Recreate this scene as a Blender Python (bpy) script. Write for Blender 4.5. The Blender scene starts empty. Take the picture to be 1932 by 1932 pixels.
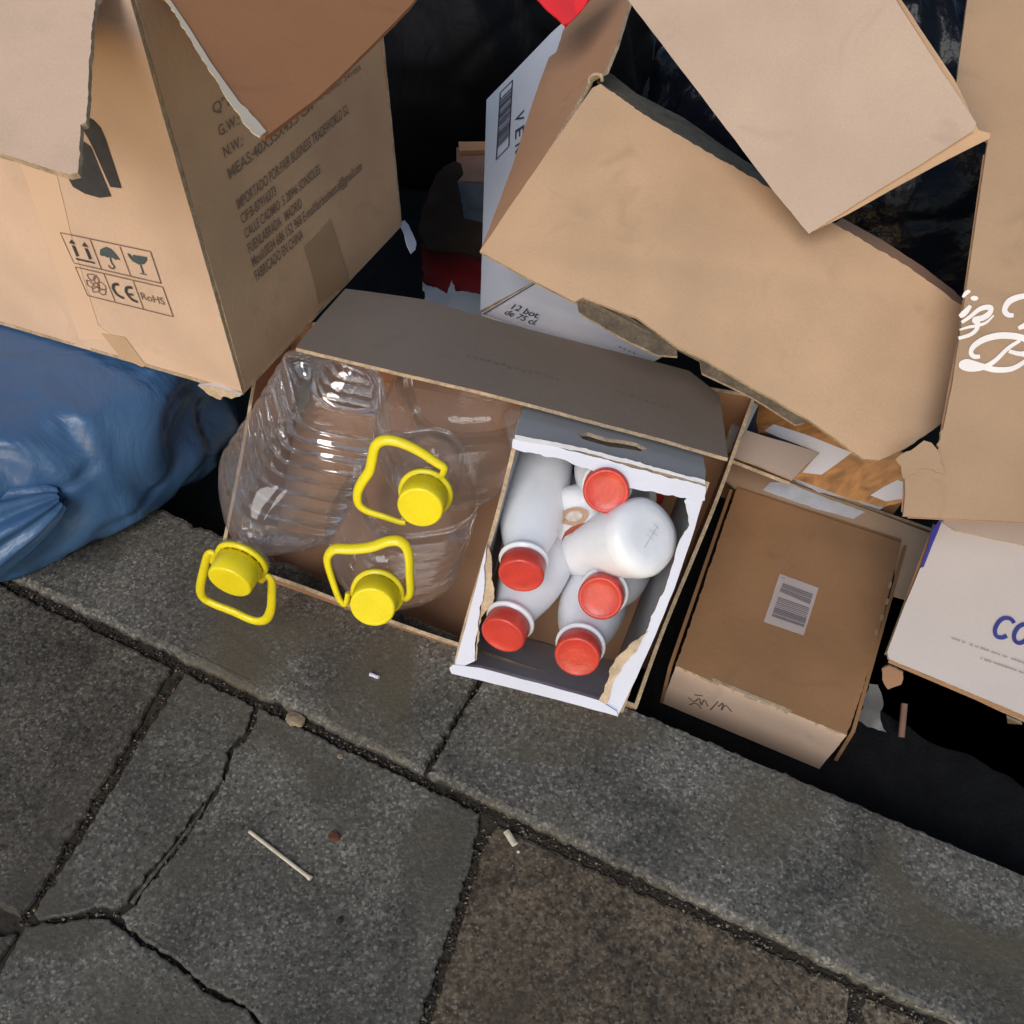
import bpy, bmesh, math, random
from mathutils import Vector, Matrix, noise
from mathutils.geometry import delaunay_2d_cdt
random.seed(7)
sc = bpy.context.scene
col = sc.collection
# ------------------------------------------------------------------ camera
TH = math.radians(40.0); H = 0.95; F = 1860.0; CX = 966.0
cd = bpy.data.cameras.new('camera'); cam = bpy.data.objects.new('camera', cd); col.objects.link(cam)
cam.location = (0, 0, H); cam.rotation_euler = (TH, 0, 0)
cd.sensor_width = 36; cd.lens = 36 * F / 1932.0; cd.clip_start = .01; cd.clip_end = 200
sc.camera = cam
# ------------------------------------------------------------------ world, key light, exposure
SUN_EL = math.radians(46); SUN_AZ = math.radians(-20)      # azimuth measured from the viewer's side (-Y), negative to the left
sdir = Vector((math.sin(SUN_AZ) * math.cos(SUN_EL), -math.cos(SUN_AZ) * math.cos(SUN_EL), math.sin(SUN_EL)))
w = bpy.data.worlds.new('World'); sc.world = w; w.use_nodes = True
nt = w.node_tree; bg = nt.nodes['Background']
sky = nt.nodes.new('ShaderNodeTexSky'); sky.sky_type = 'NISHITA'; sky.sun_disc = False
sky.sun_elevation = math.radians(14); sky.sun_rotation = math.radians(180) - SUN_AZ
nt.links.new(sky.outputs[0], bg.inputs[0]); bg.inputs[1].default_value = .15
sl = bpy.data.lights.new('street_light', 'SUN'); sl.energy = 2.05; sl.angle = math.radians(28); sl.color = (1, .975, .95)
so = bpy.data.objects.new('street_light', sl); col.objects.link(so)
so.rotation_euler = sdir.to_track_quat('Z', 'Y').to_euler()
sc.view_settings.view_transform = 'Standard'; sc.view_settings.look = 'None'; sc.view_settings.gamma = 1
sc.view_settings.exposure = 0.0; sc.view_settings.use_curve_mapping = False
sc.render.engine = 'CYCLES'
sc.cycles.max_bounces = 10; sc.cycles.transparent_max_bounces = 24

# ------------------------------------------------------------------ view geometry: where a sight line meets a plane of the place
fw = Vector((0, math.sin(TH), -math.cos(TH))); upv = Vector((0, math.cos(TH), math.sin(TH))); rt = Vector((1, 0, 0))
CAM = Vector((0, 0, H))
def ray(u, v): return ((u - CX) * rt - (v - CX) * upv + F * fw) / F
def G(u, v, z): d = ray(u, v); return CAM + d * ((z - H) / d.z)
def W(u, v, dep): return CAM + ray(u, v) * dep
def WL(u, v, P, L, far=True):              # point on a sight line at distance L from P
    d = ray(u, v); o = CAM - P; a = d.dot(d); b = 2 * o.dot(d); c = o.dot(o) - L * L
    q = b * b - 4 * a * c
    t = -b / (2 * a) if q < 0 else (-b + (1 if far else -1) * math.sqrt(q)) / (2 * a)
    X = CAM + d * t
    return P + (X - P).normalized() * L

class Plane:
    def __init__(s, a, b, c, disp=None):
        s.o = a.copy(); s.ex = (b - a).normalized(); n = (b - a).cross(c - a).normalized()
        if n.dot(CAM - a) < 0: n = -n
        s.n = n; s.ey = n.cross(s.ex); s.disp = disp
    def st(s, p):
        if len(p) == 2:
            d = ray(*p); t = (s.o - CAM).dot(s.n) / d.dot(s.n); p = CAM + d * t
        q = Vector(p) - s.o
        return (q.dot(s.ex), q.dot(s.ey))
    def w(s, st, off=0.0):
        if s.disp: off += s.disp(*st)
        return s.o + s.ex * st[0] + s.ey * st[1] + s.n * off
    def at(s, p, off=0.0): return s.w(s.st(p), off)

# ------------------------------------------------------------------ materials
M = {}
def mat(name, c, rough=.6, var=.1, vs=8., bump=0., bs=200., spec=.4, coat=0., grain=0., gs=400., streak=0., metal=0., **kw):
    m = bpy.data.materials.new(name); m.use_nodes = True; t = m.node_tree; b = t.nodes['Principled BSDF']
    N = t.nodes.new; L = t.links.new
    b.inputs['Roughness'].default_value = rough; b.inputs['Specular IOR Level'].default_value = spec
    b.inputs['Subsurface Weight'].default_value = kw.get('sss', 0); b.inputs['Subsurface Radius'].default_value = (.02, .02, .02); b.inputs['Subsurface Scale'].default_value = 1
    b.inputs['Coat Weight'].default_value = coat; b.inputs['Coat Roughness'].default_value = .15; b.inputs['Metallic'].default_value = metal
    tc = N('ShaderNodeTexCoord'); n1 = N('ShaderNodeTexNoise'); n1.inputs['Scale'].default_value = vs; n1.inputs['Detail'].default_value = 5
    L(tc.outputs['Object'], n1.inputs['Vector'])
    mx = N('ShaderNodeMix'); mx.data_type = 'RGBA'
    mx.inputs[6].default_value = (*[x * (1 - var) for x in c], 1); mx.inputs[7].default_value = (*[min(1, x * (1 + var)) for x in c], 1)
    mr = N('ShaderNodeMapRange'); mr.inputs[1].default_value = .3; mr.inputs[2].default_value = .7
    L(n1.outputs[0], mr.inputs[0]); L(mr.outputs[0], mx.inputs[0]); out = mx.outputs[2]
    if grain > 0:
        n2 = N('ShaderNodeTexNoise'); n2.inputs['Scale'].default_value = gs; n2.inputs['Detail'].default_value = 3; L(tc.outputs['Object'], n2.inputs['Vector'])
        m2 = N('ShaderNodeMix'); m2.data_type = 'RGBA'; m2.blend_type = 'MULTIPLY'; m2.inputs[0].default_value = 1
        r2 = N('ShaderNodeMapRange'); r2.inputs[1].default_value = .3; r2.inputs[2].default_value = .7; r2.inputs[3].default_value = 1 - grain; r2.inputs[4].default_value = 1 + grain * .6
        L(n2.outputs[0], r2.inputs[0]); L(out, m2.inputs[6]); L(r2.outputs[0], m2.inputs[7]); out = m2.outputs[2]
    if name.startswith('card_'):
        sc_ = N('ShaderNodeTexNoise'); sc_.inputs['Scale'].default_value = 16; sc_.inputs['Detail'].default_value = 8; sc_.inputs['Distortion'].default_value = 1.2; L(tc.outputs['Object'], sc_.inputs['Vector'])
        r3 = N('ShaderNodeMapRange'); r3.inputs[1].default_value = .60; r3.inputs[2].default_value = .74; r3.inputs[3].default_value = 0; r3.inputs[4].default_value = .22; L(sc_.outputs[0], r3.inputs[0])
        m3 = N('ShaderNodeMix'); m3.data_type = 'RGBA'; L(r3.outputs[0], m3.inputs[0]); L(out, m3.inputs[6]); m3.inputs[7].default_value = (*[x * .45 for x in c], 1); out = m3.outputs[2]
    L(out, b.inputs['Base Color'])
    if bump > 0:
        n3 = N('ShaderNodeTexNoise'); n3.inputs['Scale'].default_value = bs; n3.inputs['Detail'].default_value = 4; L(tc.outputs['Object'], n3.inputs['Vector'])
        bp = N('ShaderNodeBump'); bp.inputs['Strength'].default_value = bump; bp.inputs['Distance'].default_value = .001
        L(n3.outputs[0], bp.inputs['Height']); L(bp.outputs[0], b.inputs['Normal'])
    M[name] = m; return m

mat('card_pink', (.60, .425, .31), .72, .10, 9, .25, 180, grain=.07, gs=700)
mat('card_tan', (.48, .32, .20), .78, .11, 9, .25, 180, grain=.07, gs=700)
mat('card_pale_dimmed', (.43, .335, .275), .75, .08, 9, .25, 180, grain=.06, gs=700)  # colour lowered to paint the light falling off to the right
mat('card_dimmed', (.36, .24, .15), .78, .11, 8, .25, 180, grain=.07, gs=700)  # darker board colour standing in for weaker light at the right edge
mat('card_brown', (.30, .16, .075), .75, .14, 9, .3, 150, grain=.08, gs=600)
mat('card_orange', (.30, .13, .055), .75, .08, 6, .3, 150, grain=.06, gs=600)
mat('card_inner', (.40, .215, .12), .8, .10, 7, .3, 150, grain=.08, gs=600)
mat('card_grey', (.20, .155, .125), .8, .10, 6, .3, 150, grain=.07, gs=600)
mat('card_edge', (.44, .33, .22), .9, .25, 60, .9, 350, grain=.25, gs=300)
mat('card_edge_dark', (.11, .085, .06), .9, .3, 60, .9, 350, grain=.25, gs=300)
mat('kraft_torn', (.52, .40, .27), .95, .2, 50, 1., 260, grain=.15, gs=300)
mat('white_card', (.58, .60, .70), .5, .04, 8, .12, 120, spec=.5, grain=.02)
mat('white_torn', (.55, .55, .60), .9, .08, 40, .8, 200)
mat('white_warm_dimmed', (.51, .455, .43), .6, .05, 6, .15, 150, grain=.03)  # white lowered in colour for the dimmer light at lower right
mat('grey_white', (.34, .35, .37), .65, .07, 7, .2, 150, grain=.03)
mat('tape_pale', (.50, .42, .32), .25, .06, 20, .2, 40, spec=.6)
mat('tape_clear_brown', (.39, .26, .155), .22, .08, 14, .2, 40, spec=.6)
mat('tape_clear', (.66, .46, .32), .35, .05, 9, .15, 60, spec=.5)
mat('tape_green', (.34, .33, .26), .4, .08, 14, .3, 60, spec=.5)
mat('white_tape', (.62, .63, .66), .45, .10, 60, .3, 80)
mat('ink', (.045, .043, .045), .7, .2, 90)
mat('ink_faded', (.16, .115, .09), .7, .15, 90)
mat('ink_brown', (.19, .115, .085), .7, .15, 90)
mat('ink_blue', (.028, .04, .21), .6, .15, 60)
mat('ink_green', (.06, .08, .085), .7, .15, 60)
mat('seam_grey', (.56, .58, .61), .5, .05, 60)
mat('ink_grey', (.30, .275, .25), .8, .1, 60)
mat('ink_navy', (.03, .03, .07), .6, .15, 60)
mat('ink_soft', (.16, .125, .10), .8, .1, 60)
mat('paint_white', (.80, .76, .74), .6, .05, 60)
mat('blue_edge', (.035, .035, .25), .6, .1, 30)
mat('milk_white', (.80, .82, .87), .30, .05, 9, .10, 40, spec=.5, grain=.03, gs=90, sss=.4)
mat('red_cap', (.56, .050, .034), .34, .12, 60, .35, 260, spec=.5, grain=.08, gs=500)
mat('red_bag', (.80, .03, .035), .3, .08, 20, .2, 40, spec=.6)
mat('yellow_cap', (.80, .66, .012), .34, .05, 30, .3, 220, spec=.5, sss=.25, grain=.05, gs=500)
mat('black_void', (.006, .006, .008), .6, .3, 20, .2, 60, spec=.25)
mat('dark_brown_glass', (.018, .009, .005), .6, .2, 30, spec=.3)
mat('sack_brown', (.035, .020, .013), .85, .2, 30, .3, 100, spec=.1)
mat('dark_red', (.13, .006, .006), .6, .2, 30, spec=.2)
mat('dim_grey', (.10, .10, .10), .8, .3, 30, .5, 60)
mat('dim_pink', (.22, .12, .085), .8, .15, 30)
mat('stick', (.52, .46, .36), .8, .2, 90, .5, 300)
mat('rust', (.10, .035, .02), .9, .3, 200, .5, 300)
mat('seal_tan', (.42, .27, .17), .5, .15, 90)
mat('seal_pale', (.55, .50, .44), .5, .2, 200)
mat('arc_red', (.30, .07, .04), .5, .1, 60)
mat('label_grey', (.45, .38, .36), .5, .05, 30)
mat('label_bar', (.16, .14, .155), .6, .1, 90)
mat('mortar', (.24, .18, .12), .95, .2, 50, 1., 260)
mat('joint_dirt', (.035, .027, .019), .95, .4, 90, 1., 300)
mat('plastic_scrap', (.12, .12, .115), .3, .2, 40, .4, 60)
# road: near-black asphalt
m = mat('asphalt', (.008, .008, .009), .75, .35, 40, 1., 260, spec=.15, grain=.4, gs=300)
def bagmat(name, c, rough, c2):
    m = mat(name, c, rough, .05, 5, 0, 1, spec=.5)
    t = m.node_tree; N = t.nodes.new; L = t.links.new; b = t.nodes['Principled BSDF']
    tc = [n for n in t.nodes if n.type == 'TEX_COORD'][0]
    n = N('ShaderNodeTexNoise'); n.inputs['Scale'].default_value = 9; n.inputs['Detail'].default_value = 6; n.inputs['Distortion'].default_value = 1.6
    mp = N('ShaderNodeMapping'); mp.inputs['Scale'].default_value = (1, 1, .35); L(tc.outputs['Object'], mp.inputs[0]); L(mp.outputs[0], n.inputs['Vector'])
    bp = N('ShaderNodeBump'); bp.inputs['Strength'].default_value = .45; bp.inputs['Distance'].default_value = .018
    r_ = N('ShaderNodeTexNoise'); r_.noise_type = 'RIDGED_MULTIFRACTAL'; r_.inputs['Scale'].default_value = 4.5; r_.inputs['Detail'].default_value = 5; r_.inputs['Distortion'].default_value = .7
    L(mp.outputs[0], r_.inputs['Vector']); ad = N('ShaderNodeMath'); ad.operation = 'MULTIPLY_ADD'; ad.inputs[1].default_value = .35; L(r_.outputs[0], ad.inputs[0]); L(n.outputs[0], ad.inputs[2])
    L(ad.outputs[0], bp.inputs['Height']); L(bp.outputs[0], b.inputs['Normal'])
    return m
bagmat('blue_plastic', (.042, .105, .225), .36, None)
bagmat('black_plastic', (.003, .003, .004), .6, None); M['black_plastic'].node_tree.nodes['Principled BSDF'].inputs['Specular IOR Level'].default_value = .12
m = mat('black_textured', (.004, .005, .009), .30, .1, 30, 1., 22, spec=.16)
for n_ in m.node_tree.nodes:
    if n_.type == 'BUMP': n_.inputs['Distance'].default_value = .008
# granite paving, speckled
def granite(name, base, lo, hi, tint):
    m = bpy.data.materials.new(name); m.use_nodes = True; t = m.node_tree; b = t.nodes['Principled BSDF']; N = t.nodes.new; L = t.links.new
    tc = N('ShaderNodeTexCoord')
    def nz(s, d=3., vec=None, dist=0):
        n = N('ShaderNodeTexNoise'); n.inputs['Scale'].default_value = s; n.inputs['Detail'].default_value = d; n.inputs['Distortion'].default_value = dist
        L(tc.outputs['Object'], n.inputs['Vector']); return n.outputs[0]
    def rng(x, a, b_, c=0., d=1.):
        r = N('ShaderNodeMapRange'); r.inputs[1].default_value = a; r.inputs[2].default_value = b_; r.inputs[3].default_value = c; r.inputs[4].default_value = d; L(x, r.inputs[0]); return r.outputs[0]
    def mix(f, a, b_, mode='MIX'):
        x = N('ShaderNodeMix'); x.data_type = 'RGBA'; x.blend_type = mode
        if isinstance(f, float): x.inputs[0].default_value = f
        else: L(f, x.inputs[0])
        for i, q in ((6, a), (7, b_)):
            if isinstance(q, tuple): x.inputs[i].default_value = (*q, 1)
            else: L(q, x.inputs[i])
        return x.outputs[2]
    c = mix(rng(nz(150, 4), .34, .68), lo, base)
    v = N('ShaderNodeTexVoronoi'); v.inputs['Scale'].default_value = 400; L(tc.outputs['Object'], v.inputs['Vector'])
    sp = N('ShaderNodeSeparateColor'); L(v.outputs['Color'], sp.inputs[0])
    c = mix(rng(sp.outputs[0], .80, .99, 0, .8), c, hi)
    c = mix(rng(sp.outputs[1], .80, .99, 0, .8), c, tuple(x * .5 for x in lo))
    c = mix(rng(nz(300, 2), .58, .74, 0, .6), c, hi)
    st = rng(nz(7, 5, dist=.6), .35, .65, .55, 1.25)
    x = N('ShaderNodeMix'); x.data_type = 'RGBA'; x.blend_type = 'MULTIPLY'; x.inputs[0].default_value = 1; L(c, x.inputs[6]); L(st, x.inputs[7]); c = x.outputs[2]
    c = mix(rng(nz(5.5, 5, dist=.8), .48, .64, 0, .9), c, tint)
    L(c, b.inputs['Base Color']); b.inputs['Specular IOR Level'].default_value = .35
    L(rng(nz(60), .3, .7, .45, .8), b.inputs['Roughness'])
    bp = N('ShaderNodeBump'); bp.inputs['Strength'].default_value = .75; bp.inputs['Distance'].default_value = .0012
    L(nz(260, 5), bp.inputs['Height']); L(bp.outputs[0], b.inputs['Normal'])
    M[name] = m
granite('granite_grey', (.132, .122, .103), (.064, .059, .050), (.25, .235, .205), (.070, .061, .046))
granite('granite_brown', (.165, .120, .076), (.044, .033, .022), (.21, .185, .145), (.052, .038, .024))
granite('granite_dark', (.122, .104, .082), (.042, .036, .028), (.21, .195, .17), (.050, .042, .033))
granite('granite_kerb', (.140, .129, .111), (.064, .060, .053), (.26, .25, .225), (.088, .074, .050))
# clear PET: thin wall, transmits nearly all, mirrors by Fresnel
def pet():
    m = bpy.data.materials.new('clear_pet'); m.use_nodes = True; t = m.node_tree; N = t.nodes.new; L = t.links.new
    t.nodes.remove(t.nodes['Principled BSDF']); o = [n for n in t.nodes if n.type == 'OUTPUT_MATERIAL'][0]
    lw = N('ShaderNodeLayerWeight'); lw.inputs[0].default_value = .22
    cr = N('ShaderNodeMapRange'); cr.inputs[1].default_value = .25; cr.inputs[2].default_value = 1; cr.inputs[3].default_value = 1; cr.inputs[4].default_value = .93
    L(lw.outputs['Facing'], cr.inputs[0])
    hs = N('ShaderNodeCombineColor')
    for i in range(3): L(cr.outputs[0], hs.inputs[i])
    tr = N('ShaderNodeBsdfTransparent'); L(hs.outputs[0], tr.inputs[0])
    gl = N('ShaderNodeBsdfGlossy'); gl.inputs['Roughness'].default_value = .05; gl.inputs[0].default_value = (1, 1, 1, 1)
    fr = N('ShaderNodeFresnel'); fr.inputs[0].default_value = 1.5
    ml = N('ShaderNodeMath'); ml.operation = 'MULTIPLY'; ml.inputs[1].default_value = .6; ml.use_clamp = True; L(fr.outputs[0], ml.inputs[0])
    tc = N('ShaderNodeTexCoord'); n = N('ShaderNodeTexNoise'); n.inputs['Scale'].default_value = 16; n.inputs['Detail'].default_value = 4; n.inputs['Distortion'].default_value = 1; L(tc.outputs['Object'], n.inputs['Vector'])
    bp = N('ShaderNodeBump'); bp.inputs['Strength'].default_value = .13; bp.inputs['Distance'].default_value = .006; L(n.outputs[0], bp.inputs['Height'])
    L(bp.outputs[0], gl.inputs['Normal']); L(bp.outputs[0], fr.inputs['Normal'])
    df = N('ShaderNodeBsdfDiffuse'); df.inputs[0].default_value = (.75, .72, .70, 1)
    md = N('ShaderNodeMixShader'); md.inputs[0].default_value = .05; L(tr.outputs[0], md.inputs[1]); L(df.outputs[0], md.inputs[2])
    ms = N('ShaderNodeMixShader'); L(ml.outputs[0], ms.inputs[0]); L(md.outputs[0], ms.inputs[1]); L(gl.outputs[0], ms.inputs[2])
    L(ms.outputs[0], o.inputs[0]); M['clear_pet'] = m
pet()
# printed photo of pastry on the carton (flat print): brown streaks
def printmat():
    m = mat('pastry_print', (.36, .16, .05), .4, .5, 28, spec=.5)
    t = m.node_tree; n = [x for x in t.nodes if x.type == 'TEX_NOISE'][0]; tc = [x for x in t.nodes if x.type == 'TEX_COORD'][0]
    n.inputs['Distortion'].default_value = 1.5
    mp = t.nodes.new('ShaderNodeMapping'); mp.inputs['Rotation'].default_value = (0, 0, .9); mp.inputs['Scale'].default_value = (.6, 2.2, 1)
    t.links.new(tc.outputs['Object'], mp.inputs[0]); t.links.new(mp.outputs[0], n.inputs['Vector'])
printmat()

# ------------------------------------------------------------------ object helpers
def root(name, label, cat, loc, group=None):
    o = bpy.data.objects.new(name, None); col.objects.link(o); o.location = loc; o.empty_display_size = .02
    o['label'] = label; o['category'] = cat
    if group: o['group'] = group
    return o
def base_of(p):
    v = Vector((0, 0, 0))
    while p is not None: v += p.location; p = p.parent
    return v
def mesh_obj(name, verts, faces, mats, parent=None, fm=None, smooth=None, loc=None):
    off = base_of(parent) if parent else (Vector(loc) if loc is not None else Vector((0, 0, 0)))
    me = bpy.data.meshes.new(name); me.from_pydata([tuple(Vector(v) - off) for v in verts], [], faces)
    if not isinstance(mats, (list, tuple)): mats = [mats]
    for k in mats: me.materials.append(M[k])
    if fm: me.polygons.foreach_set('material_index', fm)
    if smooth is True: me.polygons.foreach_set('use_smooth', [True] * len(faces))
    elif smooth: me.polygons.foreach_set('use_smooth', smooth)
    me.update(); o = bpy.data.objects.new(name, me); col.objects.link(o)
    if parent: o.parent = parent
    elif loc is not None: o.location = loc
    return o
def tag(o, label=None, cat=None, group=None, kind=None):
    if label: o['label'] = label
    if cat: o['category'] = cat
    if group: o['group'] = group
    if kind: o['kind'] = kind
    return o
def inside(p, poly):
    r = False; j = len(poly) - 1
    for i in range(len(poly)):
        a, b = poly[i], poly[j]
        if (a[1] > p[1]) != (b[1] > p[1]) and p[0] < (b[0] - a[0]) * (p[1] - a[1]) / (b[1] - a[1]) + a[0]: r = not r
        j = i
    return r
def segd(p, a, b):
    dx, dy = b[0] - a[0], b[1] - a[1]; l = dx * dx + dy * dy
    t = 0 if l == 0 else max(0, min(1, ((p[0] - a[0]) * dx + (p[1] - a[1]) * dy) / l))
    return math.hypot(p[0] - a[0] - t * dx, p[1] - a[1] - t * dy)
def densify(poly, step, jit, tears):
    out = []
    n = len(poly)
    for i in range(n):
        a, b = poly[i], poly[(i + 1) % n]; l = math.hypot(b[0] - a[0], b[1] - a[1])
        tear = tears is True or (tears and i in tears)
        s = (.0035 if tear else step); k = max(1, int(l / s)); nx, ny = -(b[1] - a[1]) / max(l, 1e-9), (b[0] - a[0]) / max(l, 1e-9)
        out.append(a)
        for q in range(1, k):
            t = q / k; x, y = a[0] + (b[0] - a[0]) * t, a[1] + (b[1] - a[1]) * t
            if tear: d = jit * (noise.noise(Vector((x * 130, y * 130, i))) + .8 * noise.noise(Vector((x * 38, y * 38, i + 5))) + .35 * random.uniform(-1, 1))
            else: d = .0005 * noise.noise(Vector((x * 60, y * 60, i)))
            out.append((x + nx * d, y + ny * d))
    return out
def sheet(name, pl, outline, thick, mats, parent, tears=None, jit=.002, grid=.03, step=.012, lift=0., holes=(), loc=None):
    """flat or gently warped board of real thickness; mats = front, edge (back = front)"""
    if isinstance(mats, str): mats = (mats, mats)
    P = [pl.st(p) for p in outline]
    poly = densify(P, step, jit, tears)
    loops = [poly] + [densify([pl.st(p) for p in h], step, .001, None) for h in holes]
    vs = []; fs = []
    for lp in loops:
        fs.append(list(range(len(vs), len(vs) + len(lp)))); vs += [Vector(p) for p in lp]
    x0 = min(p[0] for p in poly); x1 = max(p[0] for p in poly); y0 = min(p[1] for p in poly); y1 = max(p[1] for p in poly)
    if pl.disp:
        nx = int((x1 - x0) / grid) + 1; ny = int((y1 - y0) / grid) + 1
        for i in range(nx + 1):
            for j in range(ny + 1):
                p = (x0 + i * grid, y0 + j * grid)
                if inside(p, poly) and not any(inside(p, h) for h in loops[1:]) and min(segd(p, lp[k], lp[k - 1]) for lp in loops for k in range(len(lp))) > grid * .35: vs.append(Vector(p))
    r = delaunay_2d_cdt(vs, [], fs, 1, 1e-6)
    v2, f2 = r[0], r[2]
    cnt = {}; tris = []
    for f in f2:
        if holes:
            cx_ = sum(v2[i].x for i in f) / len(f); cy_ = sum(v2[i].y for i in f) / len(f)
            if any(inside((cx_, cy_), h) for h in loops[1:]): continue
        a = sum(v2[f[i]].x * v2[f[(i + 1) % len(f)]].y - v2[f[(i + 1) % len(f)]].x * v2[f[i]].y for i in range(len(f)))
        f = list(f) if a > 0 else list(f)[::-1]
        tris.append(f)
    V = [pl.w((p.x, p.y), lift) for p in v2]; n = len(V); V += [pl.w((p.x, p.y), lift - thick) for p in v2]
    Fc = [tuple(f) for f in tris] + [tuple(n + i for i in f[::-1]) for f in tris]
    mi = [0] * len(Fc)
    E_ = {}
    for f in tris:
        for i in range(len(f)): E_[(f[i], f[(i + 1) % len(f)])] = 1
    sm = [True] * len(Fc)
    for (a, b) in E_:
        if (b, a) not in E_:
            k = len(V); V += [V[a], V[b], V[n + b], V[n + a]]; Fc.append((k + 3, k + 2, k + 1, k)); mi.append(1); sm.append(False)
    return mesh_obj(name, V, Fc, list(mats), parent, mi, sm, loc)
class Ink:                                # flat print collected into one mesh
    def __init__(s, pl, lift=.0009): s.pl = pl; s.v = []; s.f = []; s.l = lift
    def poly(s, pts):
        st = [pl_ for pl_ in (s.pl.st(p) for p in pts)]
        r = delaunay_2d_cdt([Vector(p) for p in st], [], [list(range(len(st)))], 1, 1e-7)
        k = len(s.v); s.v += [s.pl.w((p.x, p.y), s.l) for p in r[0]]; s.f += [tuple(k + i for i in f) for f in r[2]]
    def stroke(s, pts, wid, closed=False, smooth=False, taper=False):
        st = [Vector(s.pl.st(p)) for p in pts]
        if smooth and len(st) > 2:
            o = []
            for i in range(len(st) - 1):
                p0, p1, p2, p3 = st[max(0, i - 1)], st[i], st[i + 1], st[min(len(st) - 1, i + 2)]
                for q in range(6):
                    t = q / 6; o.append(.5 * ((2 * p1) + (p2 - p0) * t + (2 * p0 - 5 * p1 + 4 * p2 - p3) * t * t + (3 * p1 - p0 - 3 * p2 + p3) * t ** 3))
            o.append(st[-1]); st = o
        if closed: st = st + [st[0]]
        k = len(s.v); n = len(st)
        for i, p in enumerate(st):
            a = st[max(0, i - 1)]; b = st[min(n - 1, i + 1)]
            if closed and i in (0, n - 1): a, b = st[-2], st[1]
            d = (b - a).normalized(); wv = wid / 2
            if taper: wv *= .45 + .55 * math.sin(math.pi * min(1, max(0, i / (n - 1)))) + .3 * abs(d.y)
            q = Vector((-d.y, d.x)) * wv
            s.v += [s.pl.w(p + q, s.l), s.pl.w(p - q, s.l)]
            if i: s.f.append((k + 2 * i - 2, k + 2 * i - 1, k + 2 * i + 1, k + 2 * i))
    def text(s, txt, p0, p1, p2, shear=0., fat=0.0):
        """baseline from p0 to p1, p2 = top of a capital above p0 (all sight points on the plane)"""
        cu = bpy.data.curves.new('t', 'FONT'); cu.body = txt; cu.resolution_u = 3; cu.offset = fat
        o = bpy.data.objects.new('t', cu); me = bpy.data.meshes.new_from_object(o)
        xs = [v.co.x for v in me.vertices]; x0, x1 = min(xs), max(xs)
        A = Vector(s.pl.st(p0)); X = Vector(s.pl.st(p1)) - A; Y = Vector(s.pl.st(p2)) - A
        k = len(s.v)
        for v in me.vertices:
            a = (v.co.x - x0) / (x1 - x0); b = v.co.y / .7
            q = A + X * a + Y * b + X.normalized() * (shear * b * Y.length); s.v.append(s.pl.w(q, s.l))
        s.f += [tuple(k + i for i in p.vertices) for p in me.polygons]
        bpy.data.objects.remove(o); bpy.data.curves.remove(cu); bpy.data.meshes.remove(me)
    def build(s, name, m, parent):
        o = mesh_obj(name, s.v, s.f, m, parent)
        if name in ('printed_lettering', 'faded_print', 'arrow_and_conformity_marks', 'small_print', 'barcode_bars', 'perforation_mark', 'script_lettering', 'blue_lettering', 'handwriting'): o['kind'] = 'stuff'
        return o
def frame_of(d, hint=Vector((0, 0, 1))):
    d = d.normalized(); x = hint.cross(d)
    if x.length < 1e-4: x = Vector((1, 0, 0)).cross(d)
    x.normalize(); return x, d.cross(x)
def loft(name, o, d, rings, m, parent, seg=48, hint=Vector((0, 0, 1)), cap0=True, cap1=True, smooth=True, mod=None):
    """rings = (t, rx, ry, power): t metres along d"""
    x, y = frame_of(d, hint); d = d.normalized(); V = []; Fc = []
    for (t, rx, ry, pw) in rings:
        for k in range(seg):
            a = 2 * math.pi * k / seg; c, s_ = math.cos(a), math.sin(a)
            e = 2 / pw; px = math.copysign(abs(c) ** e, c) * rx; py = math.copysign(abs(s_) ** e, s_) * ry
            q = 1.0 if mod is None else mod(t, a)
            V.append(o + d * t + x * px * q + y * py * q)
    n = len(rings)
    for i in range(n - 1):
        for k in range(seg):
            a = i * seg + k; b = i * seg + (k + 1) % seg; Fc.append((a, b, b + seg, a + seg))
    if cap0: Fc.append(tuple(range(seg))[::-1])
    if cap1: Fc.append(tuple((n - 1) * seg + k for k in range(seg)))
    sm = [len(f) == 4 for f in Fc] if smooth else False
    return mesh_obj(name, V, Fc, m, parent, smooth=sm)
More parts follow.
